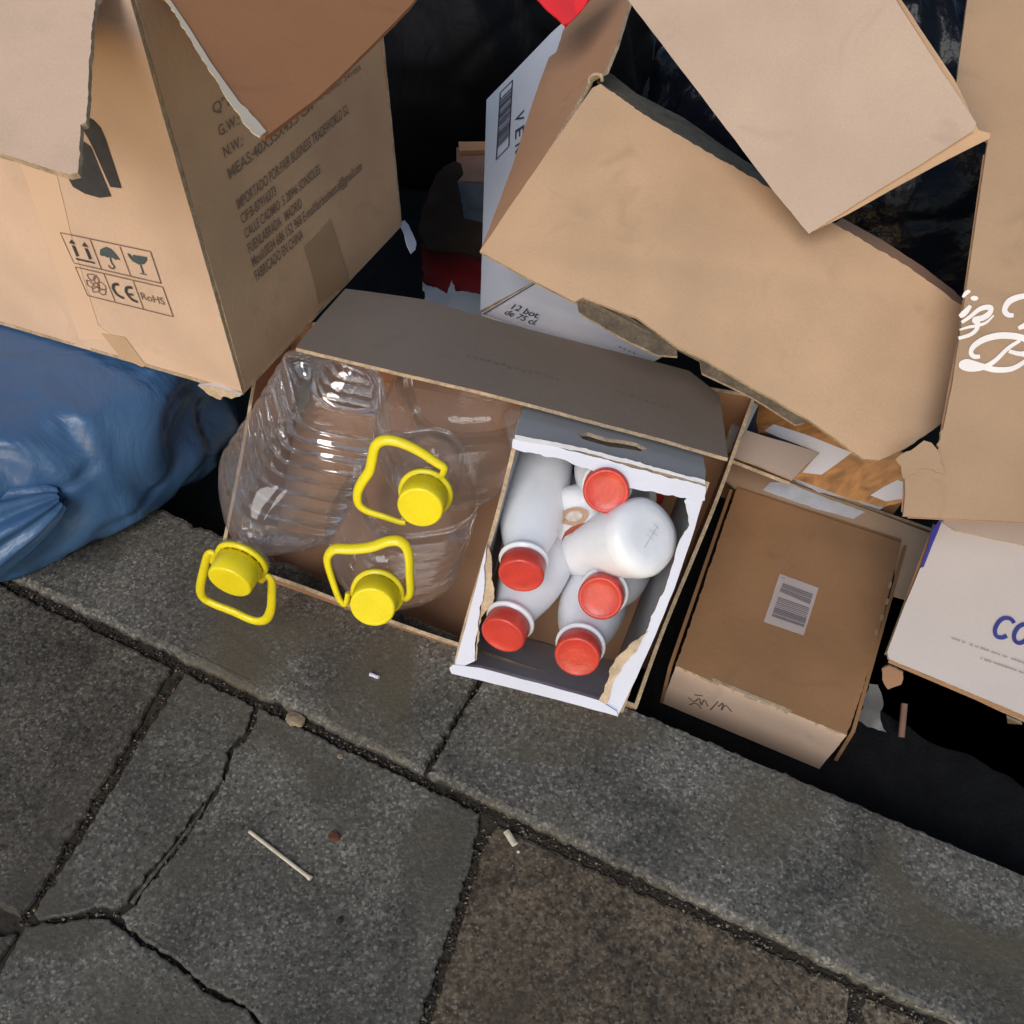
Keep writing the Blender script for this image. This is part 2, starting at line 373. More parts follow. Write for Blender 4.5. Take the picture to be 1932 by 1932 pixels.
def tube(name, pts, r, m, parent, seg=10, closed=False, smooth_pts=True, rfun=None):
    P = [Vector(p) for p in pts]
    if smooth_pts:
        o = []; n = len(P)
        for i in range(n if closed else n - 1):
            g = (lambda j: P[j % n]) if closed else (lambda j: P[max(0, min(n - 1, j))])
            p0, p1, p2, p3 = g(i - 1), g(i), g(i + 1), g(i + 2)
            for q in range(6):
                t = q / 6; o.append(.5 * ((2 * p1) + (p2 - p0) * t + (2 * p0 - 5 * p1 + 4 * p2 - p3) * t * t + (3 * p1 - p0 - 3 * p2 + p3) * t ** 3))
        if not closed: o.append(P[-1])
        P = o
    V = []; Fc = []; n = len(P); px = None
    for i, p in enumerate(P):
        a = P[(i - 1) % n] if closed or i else P[0]; b = P[(i + 1) % n] if closed or i < n - 1 else P[-1]
        d = (b - a).normalized()
        if px is None: px = frame_of(d)[0]
        px = (px - d * px.dot(d)).normalized(); py = d.cross(px); rr = r if rfun is None else rfun(i / (n - 1))
        rr = rr if isinstance(rr, tuple) else (rr, rr)
        for k in range(seg):
            t = 2 * math.pi * k / seg; V.append(p + px * math.cos(t) * rr[0] + py * math.sin(t) * rr[1])
    for i in range(n if closed else n - 1):
        for k in range(seg):
            a = i * seg + k; b = i * seg + (k + 1) % seg; j = ((i + 1) % n) * seg
            Fc.append((a, b, j + (k + 1) % seg, j + k))
    if not closed: Fc += [tuple(range(seg))[::-1], tuple((n - 1) * seg + k for k in range(seg))]
    return mesh_obj(name, V, Fc, m, parent, smooth=[len(f) == 4 for f in Fc])
def warp(amp, sx, sy, seed=0.):
    return lambda s, t: amp * noise.noise(Vector((s * sx + seed, t * sy, seed)))

def recede(pl, a, b, cx, cy, dd, k, m, o, off=-.006):
    """side of a box: from the edge a-b of its face back and slightly inwards"""
    x0, x1 = pl.at(a, off), pl.at(b, off)
    y = [W(p[0] + (cx - p[0]) * k, p[1] + (cy - p[1]) * k, (x - CAM).dot(fw) + dd) for p, x in ((a, x0), (b, x1))]
    P2 = Plane(x0, x1, (y[0] + y[1]) / 2); q = [P2.st(v) for v in y]
    sheet('side_panel', P2, [x0, x1, y[1] - P2.n * (y[1] - P2.o).dot(P2.n), y[0] - P2.n * (y[0] - P2.o).dot(P2.n)], .004, (m, m), o)
# ------------------------------------------------------------------ the setting
ROAD = -.09; PAVE = 0.0
KY = math.radians(-26.2); kd = Vector((math.cos(KY), math.sin(KY), 0)); pd = Vector((-math.sin(KY), math.cos(KY), 0))   # along the kerb, across (away)
ko = G(940, 1535, 0)                       # a point of the joint between paving and kerb
K1 = (G(1187, 1338, 0) - ko).dot(pd)       # kerb width
def KP(a, b, z=0.): return ko + kd * a + pd * b + Vector((0, 0, z - ko.z))
def ab(p): q = Vector(p) - ko; return (q.dot(kd), q.dot(pd))
ZP = Plane(Vector((0, 0, 0)), Vector((1, 0, 0)), Vector((0, 1, 0)))
road = mesh_obj('road', [KP(-8, K1 - .01, ROAD), KP(8, K1 - .01, ROAD), KP(8, 9, ROAD), KP(-8, 9, ROAD)], [(0, 1, 2, 3)], 'asphalt'); tag(road, kind='structure')
bed = [KP(-8, -8, -.0075), KP(8, -8, -.0075), KP(8, .02, -.0075), KP(-8, .02, -.0075)]
pave = mesh_obj('pavement', bed, [(0, 1, 2, 3)], 'joint_dirt'); tag(pave, kind='structure')
kerbg = mesh_obj('kerb', [KP(-8, .004, -.02), KP(8, .004, -.02), KP(8, K1 - .02, -.02), KP(-8, K1 - .02, -.02), KP(-8, K1 - .02, ROAD - .02), KP(8, K1 - .02, ROAD - .02)], [(0, 1, 2, 3), (3, 2, 5, 4)], 'joint_dirt'); tag(kerbg, kind='structure')
def slab(name, poly, top, m, parent, depth=.03, bev=.003, jit=.0018, seed=0, wide=()):
    """paving piece: worn irregular outline, rounded arris"""
    ar = sum(poly[i][0] * poly[(i + 1) % len(poly)][1] - poly[(i + 1) % len(poly)][0] * poly[i][1] for i in range(len(poly)))
    if ar < 0: poly = poly[::-1]
    out = []; n = len(poly)
    for i in range(n):
        a, b = poly[i], poly[(i + 1) % n]; l = math.hypot(b[0] - a[0], b[1] - a[1]); k = max(1, int(l / .0035)); nx, ny = -(b[1] - a[1]) / l, (b[0] - a[0]) / l
        for q in range(k):
            t = q / k; x, y = a[0] + (b[0] - a[0]) * t, a[1] + (b[1] - a[1]) * t
            d = jit * (1.5 * noise.noise(Vector((x * 130, y * 130, seed + 20))) + 1.1 * noise.noise(Vector((x * 70, y * 70, seed))) + 1.2 * noise.noise(Vector((x * 22, y * 22, seed + 3))) + .3 * random.uniform(-1, 1)) if q else 0
            ch = noise.noise(Vector((x * 45, y * 45, seed + 9)));
            if ch > .42: d += (ch - .42) * .016
            out.append((x + nx * d, y + ny * d))
    N = len(out); V = []; 
    def ring(inset, z):
        for i in range(N):
            a = Vector(out[i - 1]); b = Vector(out[(i + 1) % N]); t = (b - a).normalized(); nn = Vector((-t.y, t.x))
            V.append(Vector((out[i][0] + nn.x * inset, out[i][1] + nn.y * inset, z + (.0006 * noise.noise(Vector((out[i][0] * 90, out[i][1] * 90, 1))) if z > top - .02 else 0))))
    ring(0, top - depth); ring(0, top - bev * 1.3); ring(bev * .45, top - bev * .35); ring(bev * 1.4, top)
    Fc = []
    for r_ in range(3):
        for i in range(N):
            j = (i + 1) % N; Fc.append((r_ * N + i, r_ * N + j, (r_ + 1) * N + j, (r_ + 1) * N + i))
    Fc.append(tuple(3 * N + i for i in range(N)))
    return mesh_obj(name, V, Fc, m, parent)
def gp(u, v, z=0.): p = G(u, v, z); return (p.x, p.y)
def kp(a, b): p = KP(a, b); return (p.x, p.y)
g = .0045
# joints traced on the ground; beyond the picture the bond goes on in kerb coordinates
A0 = ab(G(333, 1276, 0)); A1 = ab(G(47, 1741, 0)); L3a = ab(G(916, 1562, 0)); L3b = ab(G(790, 1932, 0)); L5 = ab(G(1619, 1868, 0))
row = A1[1]                                # the cross joint
sa = A0[0]; s3 = L3a[0]; s5 = L5[0]; kb = -.006
# left of the first joint
slab('paving_slab', [kp(sa - .62, kb - .002), gp(322, 1258), gp(226, 1424), gp(148, 1556), gp(40, 1733), kp(sa - .62, row)], 0, 'granite_dark', pave, seed=1)
# narrow broken piece between the joint and the cracks
slab('paving_slab', [gp(347, 1268), gp(420, 1303), gp(477, 1331), gp(463, 1378), gp(431, 1412), gp(414, 1475), gp(382, 1512), gp(330, 1583), gp(290, 1632), gp(238, 1700), gp(221, 1712), gp(176, 1708), gp(160, 1718), gp(118, 1727), gp(70, 1734), gp(62, 1722), gp(165, 1562), gp(245, 1432)], -.001, 'granite_grey', pave, seed=2, bev=.0016, jit=.0017)
# sliver between the two cracks
slab('paving_slab', [gp(388, 1512), gp(374, 1541), gp(330, 1600), gp(278, 1660), gp(252, 1704), gp(243, 1700), gp(292, 1636), gp(334, 1585), gp(372, 1534)], -.0022, 'granite_grey', pave, seed=3, bev=.0012, jit=.001, depth=.02)
# main slab
slab('paving_slab', [gp(488, 1336), gp(560, 1370), gp(700, 1436), gp(820, 1492), gp(906, 1534), gp(898, 1590), gp(850, 1748), gp(784, 1950), gp(760, 2060), gp(640, 2060), gp(505, 1940), gp(460, 1893), gp(430, 1882), gp(378, 1851), gp(336, 1813), gp(266, 1770), gp(236, 1744), gp(228, 1728), gp(258, 1706), gp(284, 1662), gp(336, 1602), gp(380, 1543), gp(396, 1512), gp(424, 1474), gp(440, 1412), gp(466, 1390), gp(478, 1372)], .0005, 'granite_grey', pave, seed=4, bev=.0018, jit=.0018)
# piece below the crack
slab('paving_slab', [gp(48, 1746), gp(120, 1740), gp(165, 1731), gp(205, 1733), gp(224, 1748), gp(261, 1778), gp(332, 1820), gp(374, 1857), gp(427, 1889), gp(457, 1900), gp(501, 1946), gp(620, 2060), gp(560, 2300), gp(-160, 2120)], -.0005, 'granite_grey', pave, seed=5, bev=.0018, jit=.0017)
slab('paving_slab', [kp(sa - .62, row - .012), gp(-6, 1764), gp(30, 1760), gp(-180, 2080), kp(sa - .62, row - .4)], -.001, 'granite_dark', pave, seed=6)
# pieces right of the second joint
slab('paving_slab', [gp(938, 1551), gp(1100, 1626), gp(1350, 1743), gp(1560, 1840), gp(1606, 1861), gp(1600, 1960), gp(1560, 2230), gp(750, 2130), gp(800, 1950), gp(862, 1762), gp(910, 1600)], -.004, 'granite_brown', pave, seed=7, bev=.003)
slab('paving_slab', [gp(1634, 1873), gp(1750, 1926), kp(s5 + .5, kb), kp(s5 + .5, -.45), gp(1590, 2240), gp(1622, 1962)], -.005, 'granite_brown', pave, seed=8)
for i in range(-4, 5):                     # next rows of the bond, outside the picture
    for j in range(2):
        x0 = s3 - .2 + i * .41
        if -3 <= i <= 3 or j: slab('paving_slab', [kp(x0 + g, -.62 - j * .41), kp(x0 + .41 - g, -.62 - j * .41), kp(x0 + .41 - g, -1.02 - j * .41), kp(x0 + g, -1.02 - j * .41)], -.001, ('granite_grey', 'granite_brown', 'granite_dark')[(i + j) % 3], pave, seed=20 + i + 9 * j)
# kerbstones
j0 = ab(G(897, 1290, .004))[0]; j1 = ab(G(806, 1455, .004))[0]; jm = (j0 + j1) / 2
KL = 1.0
for k in range(-2, 3):
    x0 = jm + k * KL; x1 = x0 + KL
    slab('kerbstone', [kp(x0 + .0022, .0042), kp(x1 - .0022, .0042), kp(x1 - .0022, K1), kp(x0 + .0022, K1)], .006, 'granite_kerb', kerbg, depth=.13, bev=.0045, jit=.0016, seed=40 + k)
# small things lying on the pavement
def litter(name, label, cat, a, b, r, m, rf=None, z=.001, seg=8):
    A = G(*a, z + r); B = G(*b, z + r); o = root(name, label, cat, (A + B) / 2 - Vector((0, 0, r)))
    P = [A.lerp(B, t) + Vector((0, 0, .0004 * math.sin(7 * t))) for t in (0, .25, .5, .75, 1)]
    tube('shaft', P, r, m, o, seg, rfun=rf); return o
st = litter('lolly_stick', 'thin pale wooden stick lying alone on the grey paving slab', 'stick', (470, 1568), (587, 1658), .0019, 'stick', rf=lambda t: (.0019, .0013) if t < .93 else (.0026, .0019))
litter('cigarette_butt', 'tiny white butt lying on the kerbstone below the jug carton', 'cigarette butt', (698, 1272), (715, 1278), .0022, 'white_card', z=.006)
litter('cigarette_butt', 'pale flattened butt lying in the joint beside the kerb', 'cigarette butt', (955, 1568), (972, 1594), .0030, 'stick', rf=lambda t: (.0034, .0018), z=.001)
def stone(label, u, v, r, m, sx=1., seed=0, name='pebble', cat='pebble', flat=.5, z=0.):
    c = G(u, v, z + r * .3); bm = bmesh.new(); bmesh.ops.create_icosphere(bm, subdivisions=3, radius=r)
    for q in bm.verts:
        k = 1 + .35 * noise.noise(q.co * (1.6 / r) + Vector((seed, 0, 0))); q.co = Vector((q.co.x * k * sx, q.co.y * k, q.co.z * k * flat))
    me = bpy.data.meshes.new(name); bm.to_mesh(me); bm.free(); me.materials.append(M[m]); o = bpy.data.objects.new(name, me); col.objects.link(o); o.location = c
    o.rotation_euler = (0, 0, -.5); tag(o, label, cat); return o
stone('beige mortar lump wedged in the joint against the kerb edge', 556, 1357, .0075, 'mortar', 1.5, 1, 'mortar_lump', 'mortar lump', z=-.001)
stone('tiny pale pebble lying in the kerb joint below the slab corner', 642, 1427, .0028, 'mortar', 1.2, 2)
stone('small rusty brown chip on the grey slab beside the stick', 630, 1578, .0045, 'rust', 1.5, 3, 'rust_chip', 'chip', .2, .002)
stone('small dark leaf scrap on the grey slab near its right side', 640, 1738, .0040, 'joint_dirt', .7, 4, 'leaf_scrap', 'scrap', .3, .001)
stone('tiny white crumb beside the flattened butt near the kerb', 978, 1607, .0014, 'white_card', 1, 5, 'crumb', 'crumb', .6, .0)

def grit():
    rnd = random.Random(3); V = []; Fc = []; mi = []
    lines = [((-20, 1086), (940, 1540), 1.0), ((940, 1540), (1780, 1945), 1.0), ((334, 1272), (156, 1556), .8), ((156, 1556), (30, 1750), .8), ((920, 1560), (858, 1750), 1.1), ((858, 1750), (786, 1950), 1.1), ((900, 1292), (806, 1458), .3), ((60, 1738), (225, 1722), .6), ((225, 1722), (262, 1775), .8), ((262, 1775), (500, 1945), .4), ((484, 1336), (412, 1500), .5), ((412, 1500), (250, 1710), .7), ((1620, 1866), (1612, 1950), 1)]
    def chip(x, y, z, r, k):
        b = len(V); c = Vector((x, y, z))
        for i in range(6):
            d = Vector(((1, 0, 0), (-1, 0, 0), (0, 1, 0), (0, -1, 0), (0, 0, 1), (0, 0, -1))[i]); V.append(c + Vector((d.x * r * rnd.uniform(.6, 1.3) + rnd.uniform(-.3, .3) * r, d.y * r * rnd.uniform(.6, 1.3) + rnd.uniform(-.3, .3) * r, d.z * r * rnd.uniform(.4, .8))))
        for f in ((0, 2, 4), (2, 1, 4), (1, 3, 4), (3, 0, 4), (2, 0, 5), (1, 2, 5), (3, 1, 5), (0, 3, 5)): Fc.append(tuple(b + i for i in f)); mi.append(k)
    for (a, b, wd) in lines:
        A, B = G(*a, 0), G(*b, 0); L = (B - A).length; nrm = (B - A).normalized().cross(Vector((0, 0, 1)))
        for i in range(int(L * 1500 * wd)):
            p = A.lerp(B, rnd.random()) + nrm * rnd.gauss(0, .0035 * wd); chip(p.x, p.y, rnd.uniform(-.0065, -.003), rnd.uniform(.0006, .0019), rnd.choice((0, 0, 0, 0, 0, 0, 0, 2, 2, 1)))
    for i in range(900):
        p = G(rnd.uniform(-100, 1900), rnd.uniform(1150, 2000), 0); q = ab(p)
        if q[1] < -.01: chip(p.x, p.y, .0006, rnd.uniform(.0003, .0010), rnd.choice((0, 1, 2, 2)))
    o = mesh_obj('grit', V, Fc, ['joint_dirt', 'mortar', 'granite_grey'], fm=mi); tag(o, 'fine dark grit and crumbs packed in the paving joints and cracks', 'grit', kind='stuff')
grit()
# ------------------------------------------------------------------ plastic bags
def bag(name, label, c, rad, m, seed, rot=0., amp=.1, knot=None, sub=6, fold=9., zmin=None, zmax=None):
    o = root(name, label, 'garbage bag', Vector((c.x, c.y, max(ROAD, c.z - rad[2]))))
    bm = bmesh.new(); bmesh.ops.create_icosphere(bm, subdivisions=sub, radius=1.0)
    R = Matrix.Rotation(rot, 3, 'Z'); V = []
    for q in bm.verts:
        d = q.co.copy(); a = math.atan2(d.y, d.x)
        k = 1 + amp * (1.3 * noise.noise(d * 1.6 + Vector((seed, 0, 0)))) + amp * .9 * (abs(noise.noise(Vector((d.x * 3.2 + seed, d.y * 3.2, d.z * 1.3)))) - .2)
        k += amp * .35 * (1 - abs(math.sin(a * fold + 3 * noise.noise(d * 2)))) * (.4 + abs(d.z))
        k -= amp * .5 * max(0, .12 - abs(noise.noise(d * 2.7 + Vector((seed, 7, 0))))) / .12 * .5
        p = R @ Vector((d.x * k * rad[0], d.y * k * rad[1], d.z * k * rad[2])) + c
        if p.z < ROAD + .002: p.z = ROAD + .002
        if zmin and zmin(p) and p.z < .008: p.z = .008
        if zmax and p.z > zmax - .02: p.z = zmax - .02 + .02 * (1 - math.exp(-(p.z - zmax + .02) / .02))
        V.append(p)
    Fc = [tuple(v.index for v in f.verts) for f in bm.faces]; bm.free()
    b = mesh_obj('sack', V, Fc, m, o, smooth=True)
    return o
on_kerb = lambda p: ab(p)[1] < K1 + .01
bb = bag('garbage_bag', 'shiny blue plastic bag bulging over the kerb under the big printed box', W(0, 752, 1.24), (.29, .23, .17), 'blue_plastic', 3.1, rot=.35, amp=.10, zmin=on_kerb, zmax=.196)
# gathered mouth of the blue bag
def gather(c, d, L, r0, r1, m, parent, seed):
    x, y = frame_of(d); V = []; Fc = []; n = 64; T = 14
    for i in range(T):
        t = i / (T - 1); r = r0 + (r1 - r0) * t ** .7
        for k in range(n):
            a = 2 * math.pi * k / n; rr = r * (1 + .22 * math.sin(a * 9 + seed + 2 * t) * (1 - .6 * t) + .15 * noise.noise(Vector((math.cos(a) * 2, math.sin(a) * 2, t * 2 + seed))))
            V.append(c + d.normalized() * L * t + x * math.cos(a) * rr + y * math.sin(a) * rr * .8)
    for i in range(T - 1):
        for k in range(n): Fc.append((i * n + k, i * n + (k + 1) % n, (i + 1) * n + (k + 1) % n, (i + 1) * n + k))
    return mesh_obj('gathered_neck', V, Fc, m, parent, smooth=True)
P0 = W(118, 938, 1.10); P1 = W(-60, 1010, 1.10)
gather(P0, P1 - P0, (P1 - P0).length, .012, .06, 'blue_plastic', bb, 2.)
bag('garbage_bag', 'black plastic bag in shadow behind the gap beside the printed box', W(860, 90, 1.95), (.36, .30, .34), 'black_plastic', 8.4, amp=.08)
bag('garbage_bag', 'glossy black plastic bag glinting behind the torn carton at upper right', W(1640, 260, 1.45), (.36, .26, .24), 'black_textured', 5.7, amp=.12, fold=13)
bag('garbage_bag', 'black plastic bag lying under the white box with blue letters', W(1905, 1330, 1.30), (.22, .17, .055), 'black_plastic', 11.3, amp=.1)

# ------------------------------------------------------------------ big printed carton, upper left
zb = .20; zt = .635
c0 = G(458, 744, zb); dl = (G(0, 611, zb) - c0).normalized(); dr = (G(757, 426, zb) - c0).normalized()
cl = c0 + dl * .41; crr = c0 + dr * .353; upz = Vector((0, 0, zt - zb))
o = root('cardboard_box', 'large tan carton with handling symbols and importer text, its flaps hanging open', 'cardboard box', c0)
bigbox = o
PL = Plane(c0, cl, c0 + upz, warp(.0022, 5, 5, 1)); PR = Plane(c0, crr, c0 + upz, warp(.0018, 5, 5, 2))
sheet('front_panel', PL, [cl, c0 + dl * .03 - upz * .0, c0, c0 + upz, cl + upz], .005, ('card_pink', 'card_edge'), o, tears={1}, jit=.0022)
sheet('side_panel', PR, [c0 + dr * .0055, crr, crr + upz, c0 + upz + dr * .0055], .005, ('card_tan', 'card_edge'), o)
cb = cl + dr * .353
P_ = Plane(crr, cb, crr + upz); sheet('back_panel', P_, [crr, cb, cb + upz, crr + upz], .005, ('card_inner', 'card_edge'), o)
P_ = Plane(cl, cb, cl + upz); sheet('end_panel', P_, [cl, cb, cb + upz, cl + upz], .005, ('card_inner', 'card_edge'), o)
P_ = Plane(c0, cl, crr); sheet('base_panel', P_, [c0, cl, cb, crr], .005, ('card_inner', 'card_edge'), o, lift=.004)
# flaps hinged at the top edges and hanging outwards
hc = c0 + upz
pf = WL(140, 326, hc, .205, False); fl = Plane(hc, hc + dl, pf, warp(.004, 5, 5, 4))
lf = sheet('top_flap', fl, [hc + dl * .008, (181, 0), (172, 60), (160, 228), (150, 232), (145, 322), (128, 326), (60, 306), (-60, 270), cl + upz], .005, ('card_pink', 'card_edge'), o, tears={1, 2, 3, 4}, jit=.0008)
pf2 = WL(500, 262, hc, .20, False); fr_ = Plane(hc, hc + dr, pf2, warp(.004, 5, 5, 9))
rf = sheet('top_flap', fr_, [hc + dr * .008, (318, 0), (352, 50), (398, 125), (450, 200), (500, 262), (510, 256), (596, 188), (640, 146), (680, 104), (732, 52), (776, 8), (800, -22), crr + upz], .004, ('card_orange', 'card_orange'), o, tears={0, 1, 2, 3, 4}, jit=.0010)
rf['label'] = 'orange brown inner side of the flap with a pale taped cut edge'
# pale tape folded over the cut edge of that flap
sheet('edge_tape', fr_, [(318, 0), (352, 50), (398, 125), (450, 200), (502, 258), (490, 268), (474, 258), (438, 208), (400, 146), (362, 82), (312, 0)], .0015, 'tape_pale', o, tears={3, 4, 5, 6, 7, 8, 9}, jit=.001, lift=.0022)
# crushed lower corner
sheet('crushed_corner', PL, [(376, 724), (400, 722), (440, 735), (456, 744), (440, 749), (425, 744), (420, 751), (405, 745), (392, 738)], .004, ('kraft_torn', 'white_torn'), o, tears=True, jit=.0015, lift=.0035)
# tapes
tp = sheet('clear_tape', PR, [(572, 466), (598, 440), (622, 412), (640, 470), (657, 530), (628, 552), (600, 574), (588, 520)], .0003, 'tape_clear_brown', o, tears={0, 1}, jit=.001, lift=.0007)
sheet('clear_tape', PL, [(36, 300), (104, 316), (140, 470), (186, 614), (222, 640), (150, 640), (112, 520)], .0003, 'tape_clear', o, lift=.0006)
sheet('clear_tape', PL, [(192, 628), (236, 636), (276, 690), (268, 692), (226, 672)], .0003, 'card_tan', o, lift=.0009)
I = Ink(PR)
def R7(x, y): return (386.4 + .2 * x, 77.3 + .2 * y)
def R1(x, y): return (.4 * x, .4 * y)
def line(t, a, b, c, **k): I.text(t, a, b, c, **k)
I.text("Q'TY:", R7(80, 692), R7(330, 545), R7(62, 590), fat=.005)
I.text('G.W.:', R7(135, 900), R7(325, 780), R7(112, 800), fat=.005)
I.text('N.W.:', R7(182, 1100), R7(358, 980), R7(160, 1000), fat=.005)
I.text('MEAS:40X35X43.5 CM', R7(228, 1306), R7(1018, 640), R7(203, 1206), fat=.005)
I.text('8 424761 241455', R7(1090, 556), R7(1480, 270), R7(1078, 512))
I.text('IMPORTADO POR:FAIR BUSINESS TRADEWORLD S.L', R7(308, 1594), R7(1362, 680), R7(285, 1496), fat=.005)
I.text('CIF:B-87916373', R7(345, 1728), R7(668, 1448), R7(322, 1638), fat=.005)
I.text('CALLE CADMIO  5 28946 SONSOLES', R7(378, 1865), R7(1085, 1244), R7(358, 1775), fat=.005)
I.text('FUENLABRADA   MADRID', R1(1172, 1196), R1(1422, 975), R1(1160, 1150), fat=.005)
I.text('Movil:0034 686 152 968 E-mail:fairbusiness.sl@gmail.com', R1(1190, 1260), R1(1706, 800), R1(1178, 1214), fat=.005)
I.text('FABRICADO EN CHINA', R1(1205, 1326), R1(1428, 1122), R1(1192, 1280), fat=.005)
b0, b1, h0 = Vector(R7(1120, 470)), Vector(R7(1480, 170)), Vector((-5, -22)); xx = 0
while xx < 1:
    wv = random.choice((.008, .014, .02)); A = b0.lerp(b1, xx); B = b0.lerp(b1, min(1, xx + wv)); I.poly([tuple(A), tuple(B), tuple(B + h0), tuple(A + h0)]); xx += wv + random.choice((.008, .014, .022))
I.build('printed_lettering', 'ink_faded', o)
def R8(x, y): return (.2 * x, 386.4 + .2 * y)
I = Ink(PL)
for pts in ([(570, 260), (1420, 440), (1520, 740), (700, 548)], [(712, 585), (1535, 775), (1635, 1055), (830, 855)]):
    q = [R8(*p) for p in pts]
    for i in range(4): I.stroke([q[i], q[(i + 1) % 4]], .0013)
for a, b in (((850, 330), (955, 605)), ((1130, 395), (1230, 668)), ((980, 655), (1085, 910)), ((1255, 720), (1355, 985))): I.stroke([R8(*a), R8(*b)], .0011)
I.text('RoHS', R8(1340, 890), R8(1560, 945), R8(1318, 822), fat=.004)
# recycling arrows
for tri in ([(820, 655), (880, 655), (905, 690), (870, 715), (835, 690)], [(880, 690), (905, 662), (935, 715), (915, 745), (893, 722)], [(815, 710), (850, 715), (880, 760), (865, 780), (825, 755)], [(930, 735), (955, 730), (995, 770), (998, 800), (940, 790)], [(870, 790), (925, 775), (935, 820), (880, 822)], [(940, 800), (998, 805), (995, 845), (965, 850), (930, 820)], [(885, 735), (925, 750), (915, 775), (880, 765)]):
    q = [R8(*p) for p in tri]
    for i in range(len(q)): I.stroke([q[i], q[(i + 1) % len(q)]], .0011)
I.build('symbol_frame', 'ink_brown', o)
I = Ink(PL, .0011)
I.stroke([R8(1118, 748), R8(1075, 752), R8(1068, 790), R8(1100, 840), R8(1140, 868), R8(1170, 880)], .0032, smooth=True)
I.stroke([R8(1245, 780), R8(1200, 780), R8(1188, 815), R8(1215, 860), R8(1250, 895), R8(1298, 915)], .0032, smooth=True)
I.stroke([R8(1205, 840), R8(1255, 848)], .0026)
for dx, dy in ((0, 0), (120, 28)):
    I.poly([R8(672 + dx, 322 + dy), R8(712 + dx, 372 + dy), R8(655 + dx, 360 + dy)]); I.poly([R8(678 + dx, 378 + dy), R8(706 + dx, 384 + dy), R8(746 + dx, 482 + dy), R8(722 + dx, 486 + dy)])
I.poly([R8(714, 498), R8(890, 540), R8(898, 556), R8(722, 516)])
I.build('arrow_and_conformity_marks', 'ink', o)
I = Ink(PL, .0011)
I.poly([R8(943, 470), R8(945, 420), R8(975, 404), R8(1002, 396), R8(1040, 412), R8(1080, 450), R8(1135, 522), R8(1108, 512), R8(1090, 520), R8(1062, 498), R8(1035, 492), R8(1010, 496), R8(985, 480), R8(962, 482)])
I.stroke([R8(1038, 490), R8(1052, 545), R8(1078, 580), R8(1068, 600), R8(1040, 592), R8(1022, 568)], .0016, smooth=True)
I.poly([R8(1200, 455), R8(1222, 462), R8(1258, 500), R8(1255, 470), R8(1385, 492), R8(1385, 525), R8(1360, 555), R8(1310, 562), R8(1250, 530), R8(1215, 488)])
I.poly([R8(1320, 562), R8(1332, 562), R8(1360, 645), R8(1346, 642)]); I.poly([R8(1320, 640), R8(1384, 655), R8(1388, 664), R8(1324, 650)])
I.build('umbrella_and_glass_marks', 'ink_green', o)
I = Ink(PL, .0011)
I.poly([R1(*p) for p in ((395, 545), (440, 560), (478, 600), (500, 650), (575, 886), (522, 880), (500, 830), (440, 690), (420, 650), (390, 600))])
I.poly([R1(*p) for p in ((312, 818), (350, 815), (385, 790), (370, 700), (388, 660), (430, 690), (470, 790), (525, 925), (470, 932), (400, 912), (345, 880))])
I.build('hook_symbol', 'ink', o)

# ------------------------------------------------------------------ open jug carton in the middle
CPN = Plane(W(418, 1062, 1.11), W(1195, 1334, 1.035), W(458, 748, 1.16))   # the mouth leans towards the viewer
rl0 = CPN.at((418, 1062)); rl1 = CPN.at((458, 748)); rl2 = CPN.at((508, 600))
fr1 = CPN.at((1195, 1334)); rr1 = CPN.at((1374, 868)); rr2 = CPN.at((1420, 750))
dn = CPN.n * -.16
o = root('jug_carton', 'wide open brown carton holding empty water jugs and the box of milk bottles', 'cardboard box', (rl0 + rr2) / 2 + dn)
jc = o
P_ = Plane(rl0, rl2, rl0 + dn, warp(.003, 6, 6, 3)); PLW = P_
sheet('end_panel', P_, [rl0, rl2, rl2 + dn, rl0 + dn], .004, ('card_inner', 'card_edge'), o, lift=.0)
P_ = Plane(rl0, fr1, rl0 + dn, warp(.004, 6, 6, 5)); sheet('front_panel', P_, [rl0, fr1, fr1 + dn, rl0 + dn], .004, ('card_inner', 'card_edge'), o)
P_ = Plane(fr1, rr2, fr1 + dn, warp(.003, 6, 6, 6)); sheet('end_panel', P_, [fr1, rr2, rr2 + dn, fr1 + dn], .004, ('card_inner', 'card_edge'), o)
P_ = Plane(rl2, rr2, rl2 + dn); sheet('back_panel', P_, [rl2, rr2, rr2 + dn, rl2 + dn], .004, ('card_inner', 'card_edge'), o)
P_ = PBS = Plane(rl0 + dn, fr1 + dn, rl2 + dn); sheet('base_panel', P_, [rl0 + dn, fr1 + dn, rr2 + dn, rl2 + dn], .003, ('card_inner', 'card_edge'), o, lift=.004)
# back flap folded in over the jugs
P_ = Plane(W(560, 656, 1.0), W(1374, 862, .965), W(1000, 622, 1.10), warp(.003, 6, 6, 8)); FLP = P_
sheet('back_flap', P_, [(558, 656), (700, 688), (900, 737), (1100, 790), (1250, 828), (1374, 864), (1358, 745), (1300, 700), (1000, 622), (800, 566), (652, 545), (604, 600), (566, 644)], .004, ('card_grey', 'card_edge'), o)
I = Ink(P_)
for k in range(14):
    x = 880 + k * 13; y = 670 + k * 3.6; I.stroke([(x, y), (x + 8 * random.uniform(.5, 1), y + 2 + random.uniform(-3, 3))], .0028)
for k in range(8):
    x = 1160 + k * 14; y = 742 + k * 4.2; I.stroke([(x, y), (x + 9 * random.uniform(.5, 1), y + 2 + random.uniform(-3, 3))], .0026)
I.build('faded_print', 'ink_soft', o)
sheet('tape_strip', PBS, [(591, 672), (588, 762), (546, 812), (498, 890), (491, 874), (463, 884), (480, 830), (502, 780), (560, 700)], .0004, 'tape_green', o, tears={1, 2, 3, 4, 5}, jit=.002, lift=.009)

